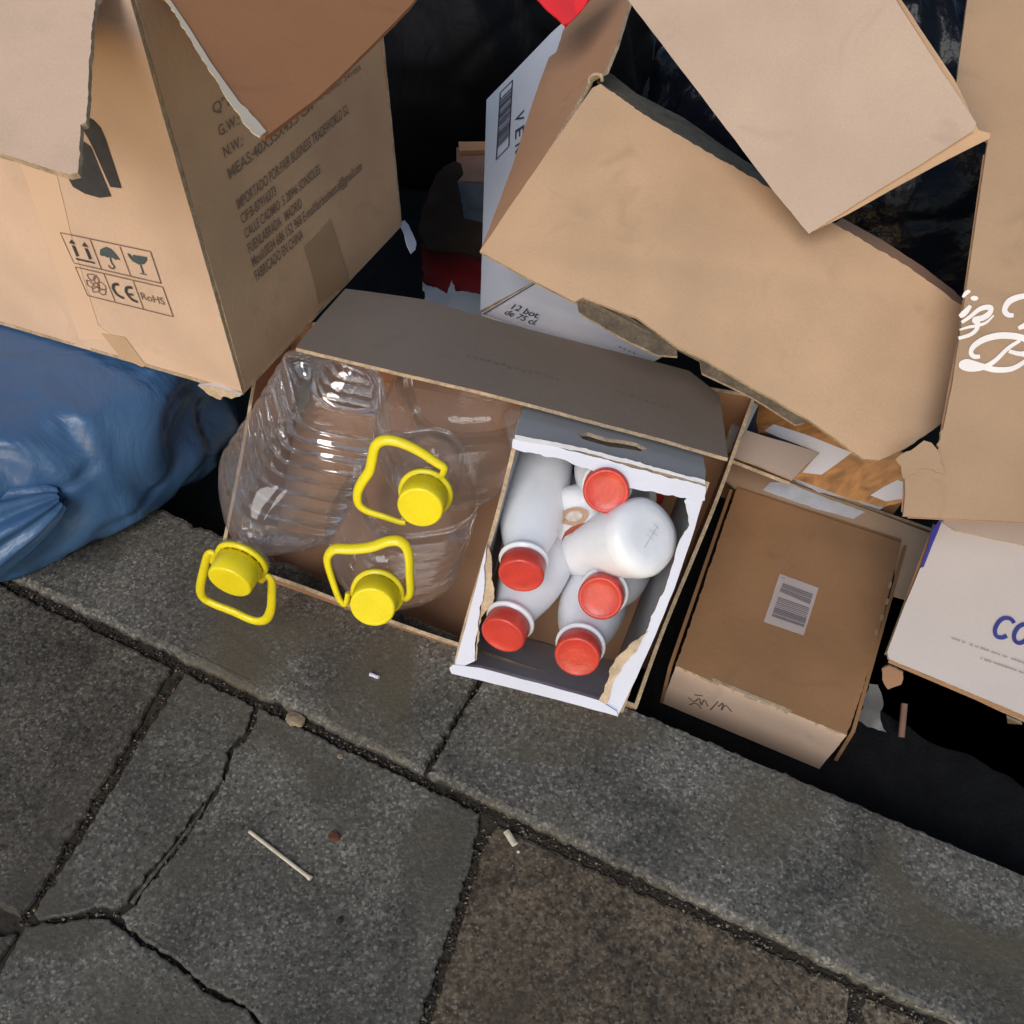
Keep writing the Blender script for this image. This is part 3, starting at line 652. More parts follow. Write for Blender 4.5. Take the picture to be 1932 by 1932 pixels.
# ------------------------------------------------------------------ water jugs
def jug(label, cap_px, cap_dep, base_px, L, loop, loopn, R=.072, seed=0, capr=.0235, twist=0., rib=.045, pw=3.6):
    """cap centre on a sight line, base on another; loop = handle outline as sight points"""
    C = W(*cap_px, cap_dep); B = WL(*base_px, C, L); a = (C - B).normalized()
    o = root('water_jug', label, 'plastic jug', Vector((B.x, B.y, B.z)), 'empty five litre jugs with yellow caps')
    hint = Matrix.Rotation(twist, 3, a) @ frame_of(a)[1]
    S = L - .045; rings = [(0, R * .55, R * .55, 3), (.002, R * .82, R * .82, 3), (.012, R * .96, R * .96, 3.2)]
    n = 60; body_end = S * .70
    for i in range(n + 1):
        t = .015 + (body_end - .015) * i / n; ph = (t / .019) % 1
        gr = -rib * math.exp(-((ph - .5) / .16) ** 2)
        rings.append((t, R * (1 + gr), R * (1 + gr), pw))
    for i in range(1, 19):
        u = i / 18; t = body_end + (S - body_end) * u; r = R * math.cos(u * math.pi / 2) ** .75 * (1 - capr * .62 / R) + capr * .62
        rings.append((t, r, r, pw - (pw - 2) * min(1, u * 1.4)))
    rings += [(S + .004, capr * .62, capr * .62, 2), (S + .012, capr * .66, capr * .66, 2), (S + .013, capr * 1.12, capr * 1.12, 2), (S + .016, capr * 1.12, capr * 1.12, 2), (S + .017, capr * .8, capr * .8, 2), (S + .025, capr * .8, capr * .8, 2)]
    def dent(t, an): return 1 + .05 * noise.noise(Vector((math.cos(an) * 1.3, math.sin(an) * 1.3, t * 9 + seed))) + (.006 * math.cos(an * 24) if t > body_end else 0)
    loft('bottle_body', B, a, rings, 'clear_pet', o, 96, hint, cap1=False, mod=dent)
    q = S + .017
    loft('cap_ring', B, a, [(q, capr * .86, capr * .86, 2), (q, capr * 1.16, capr * 1.16, 2), (q + .0045, capr * 1.16, capr * 1.16, 2), (q + .0048, capr * .98, capr * .98, 2)], 'yellow_cap', o, 64, hint, False, False)
    # gap with bridges, then the cap
    cp = loft('cap', B, a, [(q + .0062, capr * .95, capr * .95, 2), (q + .0072, capr, capr, 2), (q + .0285, capr * .955, capr * .955, 2), (q + .0302, capr * .92, capr * .92, 2), (q + .0305, capr * .84, capr * .84, 2), (q + .0302, capr * .80, capr * .80, 2)], 'yellow_cap', o, 96, hint, mod=lambda t, an: 1 + (.006 if int(an * 96 / (2 * math.pi) + .5) % 2 else 0) * (1 if t < q + .029 else 0))
    x, y = frame_of(a, hint)
    V = []; Fc = []
    for k in range(14):
        an = 2 * math.pi * k / 14
        for z0 in (q + .0035, q + .009):
            for da in (-.035, .035):
                for rr in (capr * .93, capr * .985): V.append(B + a * z0 + (x * math.cos(an + da) + y * math.sin(an + da)) * rr)
        b = k * 8; Fc += [(b, b + 1, b + 3, b + 2), (b + 4, b + 6, b + 7, b + 5), (b, b + 4, b + 5, b + 1), (b + 2, b + 3, b + 7, b + 6), (b + 1, b + 5, b + 7, b + 3), (b, b + 2, b + 6, b + 4)]
    mesh_obj('tamper_bridge', V, Fc, 'yellow_cap', o)['kind'] = 'stuff'
    # inner neck collar, so the gap reads
    loft('neck', B, a, [(q - .002, capr * .84, capr * .84, 2), (q + .012, capr * .84, capr * .84, 2)], 'yellow_cap', o, 32, hint, False, False)
    # carrying loop in the plane of the ring tilted towards loopn
    O = B + a * (q + .002); pn = (a + loopn).normalized(); pts = []
    for p in loop:
        d = ray(*p); t = (O - CAM).dot(pn) / d.dot(pn); pts.append(CAM + d * t)
    tube('carrying_loop', pts, .003, 'yellow_cap', o, 12, rfun=lambda t: (.0026 + .0012 * math.sin(math.pi * t), .0034 + .0022 * math.sin(math.pi * t)))
    return o
jug('upper clear ribbed water jug, yellow cap and loop raised to the left', (793, 956), .955, (888, 705), .295,
    [(831, 902), (838, 884), (822, 872), (788, 850), (752, 834), (724, 831), (708, 842), (702, 866), (697, 888), (684, 908), (675, 928), (676, 950), (692, 964), (722, 974), (752, 984), (766, 986)], Vector((0, 0, 0)), seed=1, capr=.0235, rib=.004, pw=3, twist=.2)
jug('lower clear water jug leaning by the white box, loop raised above its yellow cap', (703, 1144), .975, (792, 900), .295,
    [(657, 1118), (652, 1140), (640, 1130), (627, 1095), (618, 1064), (619, 1048), (632, 1036), (664, 1036), (700, 1032), (730, 1022), (752, 1021), (766, 1032), (772, 1052), (773, 1084), (774, 1118), (766, 1130), (756, 1126)], Vector((0, 0, 0)), seed=4, capr=.0235, rib=.005, pw=3, twist=.2)
jug('leftmost clear water jug lying with its neck over the carton rim, loop hanging down', (434, 1096), .955, (648, 728), .285,
    [(402, 1062), (402, 1044), (392, 1048), (384, 1078), (378, 1110), (384, 1128), (404, 1140), (440, 1154), (466, 1166), (486, 1172), (502, 1168), (511, 1150), (513, 1120), (512, 1096), (502, 1086), (492, 1096)], Vector((0, 0, 0)), seed=7, capr=.0235, rib=.038, pw=4.2, R=.061)

# ------------------------------------------------------------------ white milk box
zw = .145
MP = Plane(W(862, 1262, .985), W(1168, 1345, .975), W(975, 838, .955))
A_, B_, C_, D_ = (MP.at(k) for k in ((975, 838), (862, 1262), (1168, 1345), (1332, 908)))
dn = MP.n * -.20; o = root('milk_box', 'white carton with torn open front, full of red capped milk bottles, inside the brown carton', 'cardboard box', (A_ + B_ + C_ + D_) / 4 + dn)
mb = o
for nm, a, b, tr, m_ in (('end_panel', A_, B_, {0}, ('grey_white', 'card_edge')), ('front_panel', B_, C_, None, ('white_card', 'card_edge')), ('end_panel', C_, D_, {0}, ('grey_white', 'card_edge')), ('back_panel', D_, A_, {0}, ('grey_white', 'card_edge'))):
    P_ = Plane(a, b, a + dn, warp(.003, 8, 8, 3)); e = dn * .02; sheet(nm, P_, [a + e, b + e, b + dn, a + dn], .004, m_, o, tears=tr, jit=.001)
P_ = Plane(A_ + dn, B_ + dn, C_ + dn); sheet('base_panel', P_, [A_ + dn, B_ + dn, C_ + dn, D_ + dn], .003, ('card_inner', 'card_edge'), o, lift=.004)
ZW = Plane(A_, B_, C_, warp(.002, 14, 14, 2))
def R5(x, y): return (811 + .32 * x, 734 + .32 * y)
sheet('rim_strip', ZW, [R5(*p) for p in ((492, 292), (600, 300), (900, 380), (1300, 490), (1625, 575), (1620, 655), (1540, 660), (1500, 640), (1360, 615), (1200, 585), (1080, 545), (960, 480), (870, 452), (800, 418), (720, 400), (560, 372), (520, 360), (486, 345))], .009, ('white_card', 'white_torn'), o, tears=True, jit=.0012, lift=.003)
sheet('rim_strip', ZW, [R5(*p) for p in ((505, 268), (900, 345), (1300, 450), (1618, 535), (1622, 560), (1300, 472), (900, 368), (505, 296))], .005, ('white_torn', 'white_torn'), o, tears=True, jit=.0008, lift=.006)
sheet('rim_strip', ZW, [R5(*p) for p in ((338, 912), (300, 1060), (230, 1330), (150, 1620), (180, 1640), (268, 1600), (270, 1480), (290, 1350), (320, 1200), (322, 1060))], .005, ('white_card', 'card_edge'), o, tears={5, 6, 7, 8, 9}, jit=.0012, lift=.002)
sheet('torn_ply', ZW, [R5(*p) for p in ((345, 930), (365, 1010), (362, 1120), (380, 1180), (376, 1280), (330, 1310), (300, 1350), (292, 1440), (276, 1600), (262, 1600), (285, 1370), (315, 1180), (318, 1040))], .002, 'kraft_torn', o, tears=True, jit=.0016, lift=-.001)
sheet('rim_strip', ZW, [R5(*p) for p in ((118, 1640), (140, 1620), (300, 1640), (640, 1730), (1000, 1832), (1100, 1895), (1110, 1925), (1040, 1905), (600, 1790), (300, 1712), (130, 1672))], .010, ('white_card', 'white_card'), o, lift=.003)
sheet('rim_strip', ZW, [R5(*p) for p in ((1625, 590), (1560, 830), (1440, 1180), (1330, 1450), (1220, 1700), (1112, 1920), (1010, 1890), (1060, 1790), (1080, 1680), (1170, 1560), (1270, 1440), (1400, 1130), (1480, 880), (1530, 800), (1500, 660))], .005, ('white_card', 'card_edge'), o, tears={6, 7, 8, 9, 10, 11, 12, 13, 14}, jit=.0016)
sheet('torn_ply', ZW, [R5(*p) for p in ((1285, 1425), (1240, 1500), (1200, 1560), (1130, 1640), (1075, 1740), (1060, 1810), (1010, 1880), (995, 1860), (1030, 1760), (1062, 1640), (1110, 1570), (1190, 1490))], .0025, 'kraft_torn', o, tears=True, jit=.0022, lift=.0025)
# back flap with the hand hole, tucked under the brown flap
P_ = Plane(MP.at(R5(500, 275), .004), MP.at(R5(1620, 560), .004), W(*R5(1100, 200), 1.02), warp(.003, 9, 9, 1))
sheet('handle_panel', P_, [R5(*p) for p in ((505, 275), (900, 360), (1300, 465), (1625, 552), (1628, 480), (1600, 330), (1100, 180), (560, 60))], .004, ('grey_white', 'card_edge'), o, tears={0}, jit=.0008,
      holes=[[R5(*p) for p in ((872, 262), (930, 252), (1040, 288), (1130, 300), (1220, 318), (1282, 352), (1240, 366), (1150, 350), (1060, 338), (960, 310), (905, 292))]])
sheet('hole_shade', P_, [R5(*p) for p in ((860, 250), (1060, 262), (1300, 340), (1290, 380), (1060, 352), (880, 300))], .003, ('card_edge_dark', 'card_edge_dark'), o, lift=-.0055)  # dark sheet behind the hand hole, painting the darkness inside
# ------------------------------------------------------------------ milk bottles
def milk(label, cap_px, dep, base_px, L=.245, far=True, R=.037, r_c=.0222, name='milk_bottle', hide_cap=False, seam=False, taper=False):
    C = W(*cap_px, dep); B = WL(*base_px, C, L, far); a = (C - B).normalized()
    o = root(name, label, 'milk bottle', B, 'white milk bottles with red caps in the white box')
    S = L - .02
    prof = [(0, .55), (.001, .72), (.004, .90), (.010, .985), (.020, 1.0), (S * .28, .99), (S * .4, .995), (S * .5, 1.0), (S * .62, .99), (S * .70, .95), (S * .78, .86), (S * .86, .72), (S * .92, .60), (S * .955, .545), (S * .97, .54)]
    if taper: prof = [(t, k if t < S * .16 else min(k, 1 - .47 * ((t - S * .16) / (S * .70)) ** .8)) for t, k in prof]
    rings = [(t, R * k, R * k, 2.15) for t, k in prof]
    fin = []
    for i in range(len(rings) - 1):
        p, q = rings[i], rings[i + 1]; fin.append(p)
    fin.append(rings[-1])
    fin += [(S * .972, r_c * 1.10, r_c * 1.10, 2), (S * .985, r_c * 1.13, r_c * 1.13, 2), (S * .992, r_c * 1.08, r_c * 1.08, 2), (S * .994, r_c * .9, r_c * .9, 2), (S + .006, r_c * .9, r_c * .9, 2)]
    sd = cap_px[0] * .01
    loft('bottle_body', B, a, fin, 'milk_white', o, 64, mod=lambda t, an: 1 + (.03 * noise.noise(Vector((math.cos(an) * 1.2 + sd, math.sin(an) * 1.2, t * 14))) if t < S * .9 else 0))
    loft('cap', B, a, [(S, r_c * .97, r_c * .97, 2), (S + .0008, r_c, r_c, 2), (S + .017, r_c, r_c, 2), (S + .0187, r_c * .965, r_c * .965, 2), (S + .0192, r_c * .90, r_c * .90, 2), (S + .0188, r_c * .84, r_c * .84, 2), (S + .0182, r_c * .80, r_c * .80, 2), (S + .0182, r_c * .4, r_c * .4, 2)], 'red_cap', o, 96, mod=lambda t, an: 1 + (.010 if int(an * 96 / (2 * math.pi) + .5) % 2 else 0) * (1 if t < S + .0175 else 0))
    if seam:
        x, y = frame_of(a); pl = Plane(B - a * .0003, B + rt, B + upv)
        I = Ink(Plane(B - a * .0012, B - a * .0012 + x, B - a * .0012 + y)); e = R * .66
        c = I.pl.st(B)
        for s0, s1, wd in (((-.8, -.1), (.95, .25), .0010), ((-.75, .12), (-.62, -.42), .0007), ((-.35, .32), (-.12, -.34), .0007), ((.05, .38), (.25, -.25), .0006)):
            f = lambda s: I.pl.w((c[0] + s[0] * e * .62, c[1] + s[1] * e * .62))
            I.stroke([f(s0), f(s1)], wd)
        I.build('mould_seam', 'seam_grey', o)
    return o
milk('milk bottle along the upper left wall of the white box, cap below its long body', R5(536, 1110), .955, (1034, 800), R=.035)
milk('milk bottle with its red cap lowest at the left corner of the white box', R5(425, 1460), .96, (1085, 930), R=.035)
milk('milk bottle whose glossy red cap shows just below the torn upper rim', R5(1038, 605), .945, (1160, 835), R=.038, L=.23)
milk('milk bottle with its red cap in the middle of the box below the upturned bottle', R5(1002, 1236), .965, (1195, 1022), R=.036)
milk('milk bottle with its red cap nearest the front right corner of the box', R5(865, 1585), .955, (1150, 1030), R=.036)
uo = milk('upturned milk bottle showing its rounded white base and no cap', (1004, 1058), 1.125, (1226, 1010), L=.215, far=False, R=.039, seam=True, taper=True)
b7 = milk('milk bottle lying crosswise under the others, brown round seal on its label', (1225, 925), 1.12, (1066, 984), L=.15, far=False, R=.033)
# printed seal follows the lying bottle
def seal():
    B = base_of(b7); C = W(1225, 925, 1.12); a = (C - B).normalized(); R = .033
    def hit(u, v):                          # sight line against the bottle's barrel or its base
        d = ray(u, v).normalized(); o = CAM - B; dp = d - a * d.dot(a); op = o - a * o.dot(a)
        A = dp.dot(dp); q = 2 * dp.dot(op); c = op.dot(op) - (R + .0012) ** 2; D = q * q - 4 * A * c
        tb = -(o.dot(a) + .0012) / d.dot(a)
        if D > 0:
            t = (-q - math.sqrt(D)) / (2 * A)
            if (CAM + d * t - B).dot(a) > 0: return CAM + d * t
        return CAM + d * tb
    for nm, m_, rings_ in (('round_seal', 'seal_tan', [(1, 0), (.8, 0), (.62, 0)]), ('seal_centre', 'seal_pale', [(.55, 0), (.3, 0), (.02, 0)])):
        V = [hit(1083 + 27 * r * math.cos(k * math.pi / 16) , 974 + 17 * r * math.sin(k * math.pi / 16) - 3 * r * math.cos(k * math.pi / 16)) for r, _ in rings_ for k in range(32)]
        Fc = [(i * 32 + k, i * 32 + (k + 1) % 32, (i + 1) * 32 + (k + 1) % 32, (i + 1) * 32 + k) for i in range(len(rings_) - 1) for k in range(32)]
        mesh_obj(nm, V, Fc, m_, b7, smooth=True)
    V = []; pts = [(1060, 1020), (1066, 1008), (1078, 1000), (1092, 995), (1106, 990), (1120, 986)]
    for i, p in enumerate(pts): w_ = 2 + 4 * math.sin(math.pi * i / 5); V += [hit(p[0], p[1] - w_), hit(p[0], p[1] + w_)]
    mesh_obj('red_arc', V, [(2 * i, 2 * i + 1, 2 * i + 3, 2 * i + 2) for i in range(5)], 'arc_red', b7, smooth=True)
seal()

# ------------------------------------------------------------------ flat brown box at the right
zf = .0
q = [G(1390, 920, zf), G(1275, 1257, zf), G(1597, 1388, zf), G(1702, 1020, zf)]
o = root('cardboard_box', 'low taped brown box with a barcode label on top, beside the white milk box', 'cardboard box', (q[0] + q[2]) / 2 + Vector((0, 0, ROAD - zf)))
dz = Vector((0, 0, ROAD + .003 - zf)); sk = [Vector((-.006, .004, 0)), Vector((-.004, .004, 0)), Vector((-.006, .006, 0)), Vector((0, 0, 0))]
TP = Plane(q[0], q[1], q[2], warp(.003, 8, 8, 4))
sheet('top_panel', TP, [q[0], q[1], q[2], (1640, 1262), (1672, 1140), (1700, 1024)], .004, ('card_brown', 'card_edge'), o, jit=.0009, tears={0, 1, 2})
P_ = Plane(q[1], q[2], q[1] + dz); sheet('front_panel', P_, [q[1], q[2], q[2] + dz + sk[2], q[1] + dz + sk[1]], .004, ('card_pink', 'card_edge'), o); FP = P_  # front coloured paler than the top, for the light it catches
for a, b in ((0, 1), (2, 3), (3, 0)):
    P2 = Plane(q[a], q[b], q[a] + dz); e_ = (q[3] - q[2]).normalized() * .012; sheet('side_panel', P2, [q[a] + e_ * (a == 2) + dz * .07, q[b] + dz * .07, q[b] + dz, q[a] + dz + e_ * (a == 2) * 1.5], .004, ('card_brown', 'card_brown'), o, lift=-.004)
def RB(x, y): return (1275 + .28 * x, 695.5 + .28 * y)
lb = sheet('barcode_label', TP, [RB(700, 1385), RB(962, 1480), RB(862, 1797), RB(594, 1702)], .0003, 'label_grey', o, lift=.0007)
I = Ink(TP, .0012)
def quadbars(a, b, c, d, n, fill):
    A, B, C, D = (Vector(RB(*k)) for k in (a, b, c, d))
    for i in range(n):
        t0 = (i + .1) / n; t1 = (i + .1 + fill * random.uniform(.6, 1.3)) / n
        I.poly([tuple(A.lerp(D, t0)), tuple(B.lerp(C, t0)), tuple(B.lerp(C, t1)), tuple(A.lerp(D, t1))])
quadbars((722, 1448), (925, 1522), (900, 1598), (696, 1508), 6, .6)
quadbars((690, 1538), (900, 1614), (862, 1750), (644, 1672), 12, .7)
for k in range(3): I.stroke([RB(712 + k * 8, 1412 + k * 3), RB(716 + k * 8, 1414 + k * 3)], .0015)
br = I.build('barcode_bars', 'label_bar', lb); br.location = (0, 0, 0)
I = Ink(TP, .0008)
for (x, y) in ((1440, 1462), (1422, 1572), (1385, 1680), (1348, 1780)): I.stroke([RB(x + 6, y - 18), RB(x - 6, y + 22)], .0035)
I.build('perforation_mark', 'tape_clear_brown', o)
I = Ink(FP, .0009)
for a in ([(1525, 1815), (1560, 1840), (1590, 1822), (1600, 1860), (1620, 1830), (1640, 1868)], [(1530, 1860), (1570, 1850), (1600, 1880)], [(1655, 1890), (1700, 1840)], [(1700, 1870), (1730, 1850), (1720, 1890), (1745, 1862), (1780, 1900)], [(1560, 1800), (1610, 1806)]):
    I.stroke([R5(*p) for p in a], .0016, smooth=True)
I.build('handwriting', 'ink_faded', o)

# carton behind it whose flap shows with white tape
def R6(x, y): return (1236 + .36 * x, 657 + .36 * y)
q = [G(1366, 902, -.008), G(1376, 872, -.008), G(1756, 1004, -.008), G(1717, 1132, -.008)]
o = root('cardboard_box', 'flattened brown carton with white tape along its edge behind the barcode box', 'cardboard box', (q[0] + q[2]) / 2 + Vector((0, 0, -.08)))
P_ = Plane(q[0], q[1], q[2], warp(.002, 9, 9, 2))
sheet('top_panel', P_, [(1366, 902), (1376, 870), (1490, 910), (1620, 956), (1756, 1006), (1738, 1070), (1717, 1132), (1686, 1122), (1690, 1060), (1640, 1000), (1500, 955), (1394, 925)], .004, ('card_tan', 'card_edge'), o, tears={4, 5, 6}, jit=.001)
for a, b in (((1376, 871), (1756, 1005)), ((1756, 1005), (1717, 1132))):
    x0, x1 = P_.at(a), P_.at(b); P2 = Plane(x0, x1, x0 + Vector((0, 0, -.07))); sheet('side_panel', P2, [x0, x1, x1 + Vector((0, 0, -.075)), x0 + Vector((0, 0, -.075))], .004, ('card_brown', 'card_edge'), o, lift=-.004)
tw = sheet('white_tape', P_, [R6(*p) for p in ((566, 742), (600, 705), (690, 700), (760, 735), (900, 790), (1100, 862), (1040, 898), (900, 860), (735, 808))], .0005, 'white_tape', o, tears=True, jit=.001, lift=.0012)
sheet('white_tape', P_, [R6(*p) for p in ((700, 690), (760, 690), (860, 745), (1000, 780), (1190, 852), (1170, 862), (980, 800), (840, 765))], .0005, 'white_tape', o, tears=True, jit=.001, lift=.006)

# printed pastry carton
P_ = Plane(G(1412, 812, .035), G(1706, 930, .03), G(1500, 780, .075), warp(.002, 9, 9, 7))
o = root('pastry_carton', 'glossy carton printed with brown pastry and white bands, wedged under torn flaps', 'cardboard box', P_.o + Vector((0, .04, -.12)))
sheet('printed_panel', P_, [R6(*p) for p in ((480, 432), (530, 270), (800, 330), (1000, 480), (1340, 560), (1320, 800), (1200, 832), (1050, 800), (870, 752), (715, 682))], .004, ('pastry_print', 'card_edge'), o, tears={5, 6}, jit=.001)
I = Ink(P_, .0008)
I.poly([R6(*p) for p in ((572, 432), (622, 398), (800, 455), (1030, 546), (960, 600), (872, 662), (770, 650), (860, 548), (700, 490))])
I.poly([R6(*p) for p in ((1128, 770), (1200, 725), (1270, 690), (1300, 700), (1294, 788), (1210, 802))])
I.build('white_print_band', 'white_card', o)
I = Ink(P_, .0012)
I.poly([R6(*p) for p in ((545, 440), (600, 448), (860, 545), (830, 560), (640, 500), (550, 460))])
I.poly([R6(*p) for p in ((480, 432), (520, 300), (545, 295), (530, 380), (545, 450), (500, 445))])
I.build('dark_print_band', 'ink_navy', o)
V0 = [P_.at(R6(*p), -.004) for p in ((490, 440), (1310, 800))]; 
P2 = Plane(V0[0], V0[1], V0[0] + Vector((0, 0, -.1))); sheet('lower_panel', P2, [V0[0], V0[1], V0[1] + Vector((0, .02, -.08)), V0[0] + Vector((0, .02, -.08))], .004, ('card_brown', 'card_edge'), o, lift=-.012)
# beige flap with grey end in front of it
P_ = Plane(G(1376, 859, .07), G(1493, 905, .07), G(1409, 812, .085), warp(.001, 9, 9, 3))
o = root('small_carton', 'small pale beige carton end poking out beside the wide brown carton', 'cardboard box', P_.o + Vector((0, .03, -.15)))
sheet('top_panel', P_, [R6(*p) for p in ((390, 560), (480, 430), (640, 480), (862, 545), (790, 615), (716, 690), (560, 625))], .004, ('card_pale_dimmed', 'card_edge'), o)
P2 = Plane(P_.at(R6(390, 552)), P_.at(R6(478, 430)), W(1400, 745, 1.2)); sheet('end_panel', P2, [R6(*p) for p in ((388, 550), (480, 428), (540, 300), (455, 240), (378, 500))], .004, ('grey_white', 'card_edge'), o)
xa, xb = P_.at(R6(396, 565), -.004), P_.at(R6(712, 688), -.004); v_ = Vector((0, .10, -.07)); P2 = Plane(xa, xb, xa + v_)
sheet('front_panel', P2, [xa, xb, xb + v_, xa + v_], .004, ('card_inner', 'card_edge'), o, lift=-.002)

# ------------------------------------------------------------------ tan torn carton, right of centre
hw_ = warp(.007, 4.5, 4.5, 6)
HP = Plane(W(905, 476, .99), W(1130, 156, 1.03), W(1800, 790, .915), lambda s_, t_: hw_(s_, t_) - .0016 * math.exp(-((t_ + .30 + .03 * math.sin(s_ * 9)) / .012) ** 2) - .0012 * math.exp(-((s_ + t_ * .4 - .02) / .010) ** 2))
o = root('cardboard_box', 'tan carton with torn open top and slotted lower edge above the white wine box', 'cardboard box', W(1300, 560, 1.15))
def R2(x, y): return (695.6 + .32 * x, .32 * y)
def R3(x, y): return (1313.8 + .32 * x, .32 * y)
sheet('front_panel', HP, [(905, 474), (1010, 326), (1118, 166), (1133, 158), (1210, 210), (1300, 262), (1400, 322), (1500, 385), (1600, 440), (1700, 500), (1822, 580), (1810, 660), (1797, 760), (1780, 795), (1745, 822), (1700, 850), (1660, 868), (1630, 866), (1560, 815), (1524, 790), (1326, 678), (1278, 655), (1200, 596), (1100, 558), (1084, 566), (1000, 524)], .0045, ('card_tan', 'card_edge'), o, tears={3, 4, 5, 6, 7, 8, 9, 13, 14, 15}, jit=.0011, grid=.012)
# bevelled hand slot and lower slot: short boards turned back from the panel
for pts, dd in ((((1087, 556), (1110, 553), (1180, 585), (1278, 650), (1279, 668), (1240, 664), (1170, 628), (1092, 580)), .0), (((1322, 676), (1340, 672), (1420, 720), (1524, 784), (1522, 793), (1505, 797), (1420, 744), (1326, 700)), .0)):
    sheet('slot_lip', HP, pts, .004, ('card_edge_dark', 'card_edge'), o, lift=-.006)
# torn back ply standing behind the top edge
HQ = Plane(HP.at((1130, 156), -.012), HP.at((1822, 580), -.012), HP.at((1150, 130), -.030))
sheet('torn_ply', HQ, [(1128, 152), (1150, 136), (1200, 176), (1290, 222), (1380, 286), (1470, 345), (1475, 375), (1400, 338), (1290, 270), (1200, 215)], .003, ('card_edge_dark', 'card_edge'), o, tears=True, jit=.0012)
sheet('torn_ply', HQ, [(1560, 430), (1590, 412), (1660, 450), (1740, 502), (1800, 548), (1824, 575), (1820, 592), (1740, 540), (1650, 485)], .003, ('card_inner', 'card_edge'), o, tears=True, jit=.0016)
SP = Plane(W(905, 476, .99), W(1130, 156, 1.03), W(1034, 106, 1.22), warp(.004, 4, 4, 2))
sheet('side_panel', SP, [(906, 473), (921, 436), (970, 304), (1010, 180), (1034, 106), (1048, 96), (1060, 54), (1108, -10), (1200, -30), (1188, 12), (1165, 85), (1143, 134), (1116, 148), (1010, 318)], .004, ('card_inner', 'card_edge'), o, tears={4, 5}, jit=.001)
sp_ = o.children[-1]
# rolled corner of the tear
cc = HP.at((1120, 150), .0); tube('rolled_tear', [HP.at(p, .0) for p in ((1112, 160), (1112, 148), (1122, 140), (1134, 142), (1136, 152))], .0018, 'card_edge', o, 8)
# back and far side of that carton, so that it has its depth
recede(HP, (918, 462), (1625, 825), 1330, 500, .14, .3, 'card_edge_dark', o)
recede(HP, (1810, 585), (1772, 790), 1330, 520, .14, .2, 'card_inner', o)

# ------------------------------------------------------------------ white wine box under it
c = W(909, 588, 1.21); e1 = W(918, 188, 1.52); 
o = root('wine_box', 'white box printed 12 bot. de 75 cl., standing under the tan torn carton', 'cardboard box', c)
e2 = W(1026, 521, 1.10); e3 = W(1206, 698, 1.16)
WP = Plane(c, e1, e2); WF = Plane(c, e2, e3)
sheet('end_panel', WP, [(906, 586), (918, 188), (960, 145), (1040, 62), (1060, 44), (1120, 100), (1080, 420), (1026, 521)], .004, ('white_card', 'card_edge'), o)
sheet('front_panel', WF, [(910, 591), (1028, 522), (1200, 560), (1330, 640), (1290, 652), (1206, 698), (1100, 660), (1000, 624)], .004, ('white_card', 'card_edge'), o, lift=-.001)
# backing panels
bk = WP.n.cross((e1 - c).normalized()); bv = (c - e2).normalized()
x3 = c + (e3 - c); P2 = Plane(c, e3, c + (e1 - c) * .5); sheet('back_panel', P2, [c, e3, e3 + (e1 - c) * .8, e1], .004, ('white_warm_dimmed', 'card_edge'), o, lift=-.006)
I = Ink(WP, .0009)
f = [R2(778, 548), R2(850, 475), R2(828, 865), R2(755, 942)]
for i in range(4): I.stroke([f[i], f[(i + 1) % 4]], .0026)
A, B, C, D = (Vector(k) for k in f); t = .10
while t < .84:
    wv = random.choice((.008, .012, .02)); I.poly([tuple(A.lerp(D, t)), tuple(B.lerp(C, t)), tuple(B.lerp(C, t + wv)), tuple(A.lerp(D, t + wv))]); t += wv + random.choice((.008, .012, .018))
for s, a in (('V', 672), ('E', 762), ('R', 850)): I.text(s, R2(868, a + 8), R2(866, a + 62), R2(920, a - 14 - 12), fat=.01)
I.build('printed_lettering', 'ink_navy', o)
I = Ink(WF, .0009)
I.stroke([(912, 592), (1028, 523)], .0012)
def RA(x, y): return (695.5 + .2 * x, 231.8 + .2 * y)
I.text('12 bot.', RA(1342, 1748), RA(1600, 1842), RA(1368, 1696), shear=.2, fat=.005)
I.text('de 75 cl.', RA(1276, 1796), RA(1568, 1904), RA(1302, 1748), shear=.2, fat=.005)
for k in range(4): I.stroke([(1168 + k * 9, 652 + k * 4), (1172 + k * 9, 655 + k * 4)], .0014)
I.build('printed_lettering', 'ink_navy', o)

# ------------------------------------------------------------------ top right flap box
TPn = Plane(W(1520, 440, .925), W(1190, 0, .90), W(1840, 240, .845), warp(.005, 5, 5, 8))
o = root('cardboard_box', 'pale tan carton lying tilted on top at upper right, square corner pointing down', 'cardboard box', W(1520, 100, .95))
sheet('upper_panel', TPn, [(1526, 441), (1460, 362), (1184, -2), (1150, -48), (1660, -60), (1690, 0), (1762, 112), (1842, 232), (1838, 246), (1760, 296), (1640, 370), (1570, 414)], .0045, ('card_pale_dimmed', 'card_edge'), o, grid=.04)
T2 = Plane(TPn.at((1530, 441), -.006), TPn.at((1850, 250), -.010), TPn.at((1500, 100), -.022), lambda s, t: .004 * math.sin(s * 9))
sheet('lower_panel', T2, [(1536, 436), (1600, 404), (1700, 348), (1790, 300), (1866, 262), (1868, 252), (1846, 246), (1800, 150), (1700, 0), (1200, -20), (1300, 150)], .0045, ('card_tan', 'card_edge'), o)
for a, b in (((1200, -2), (1505, 400)), ((1670, -20), (1822, 226))): recede(TPn, a, b, 1480, 60, .05, .2, 'card_inner', o)

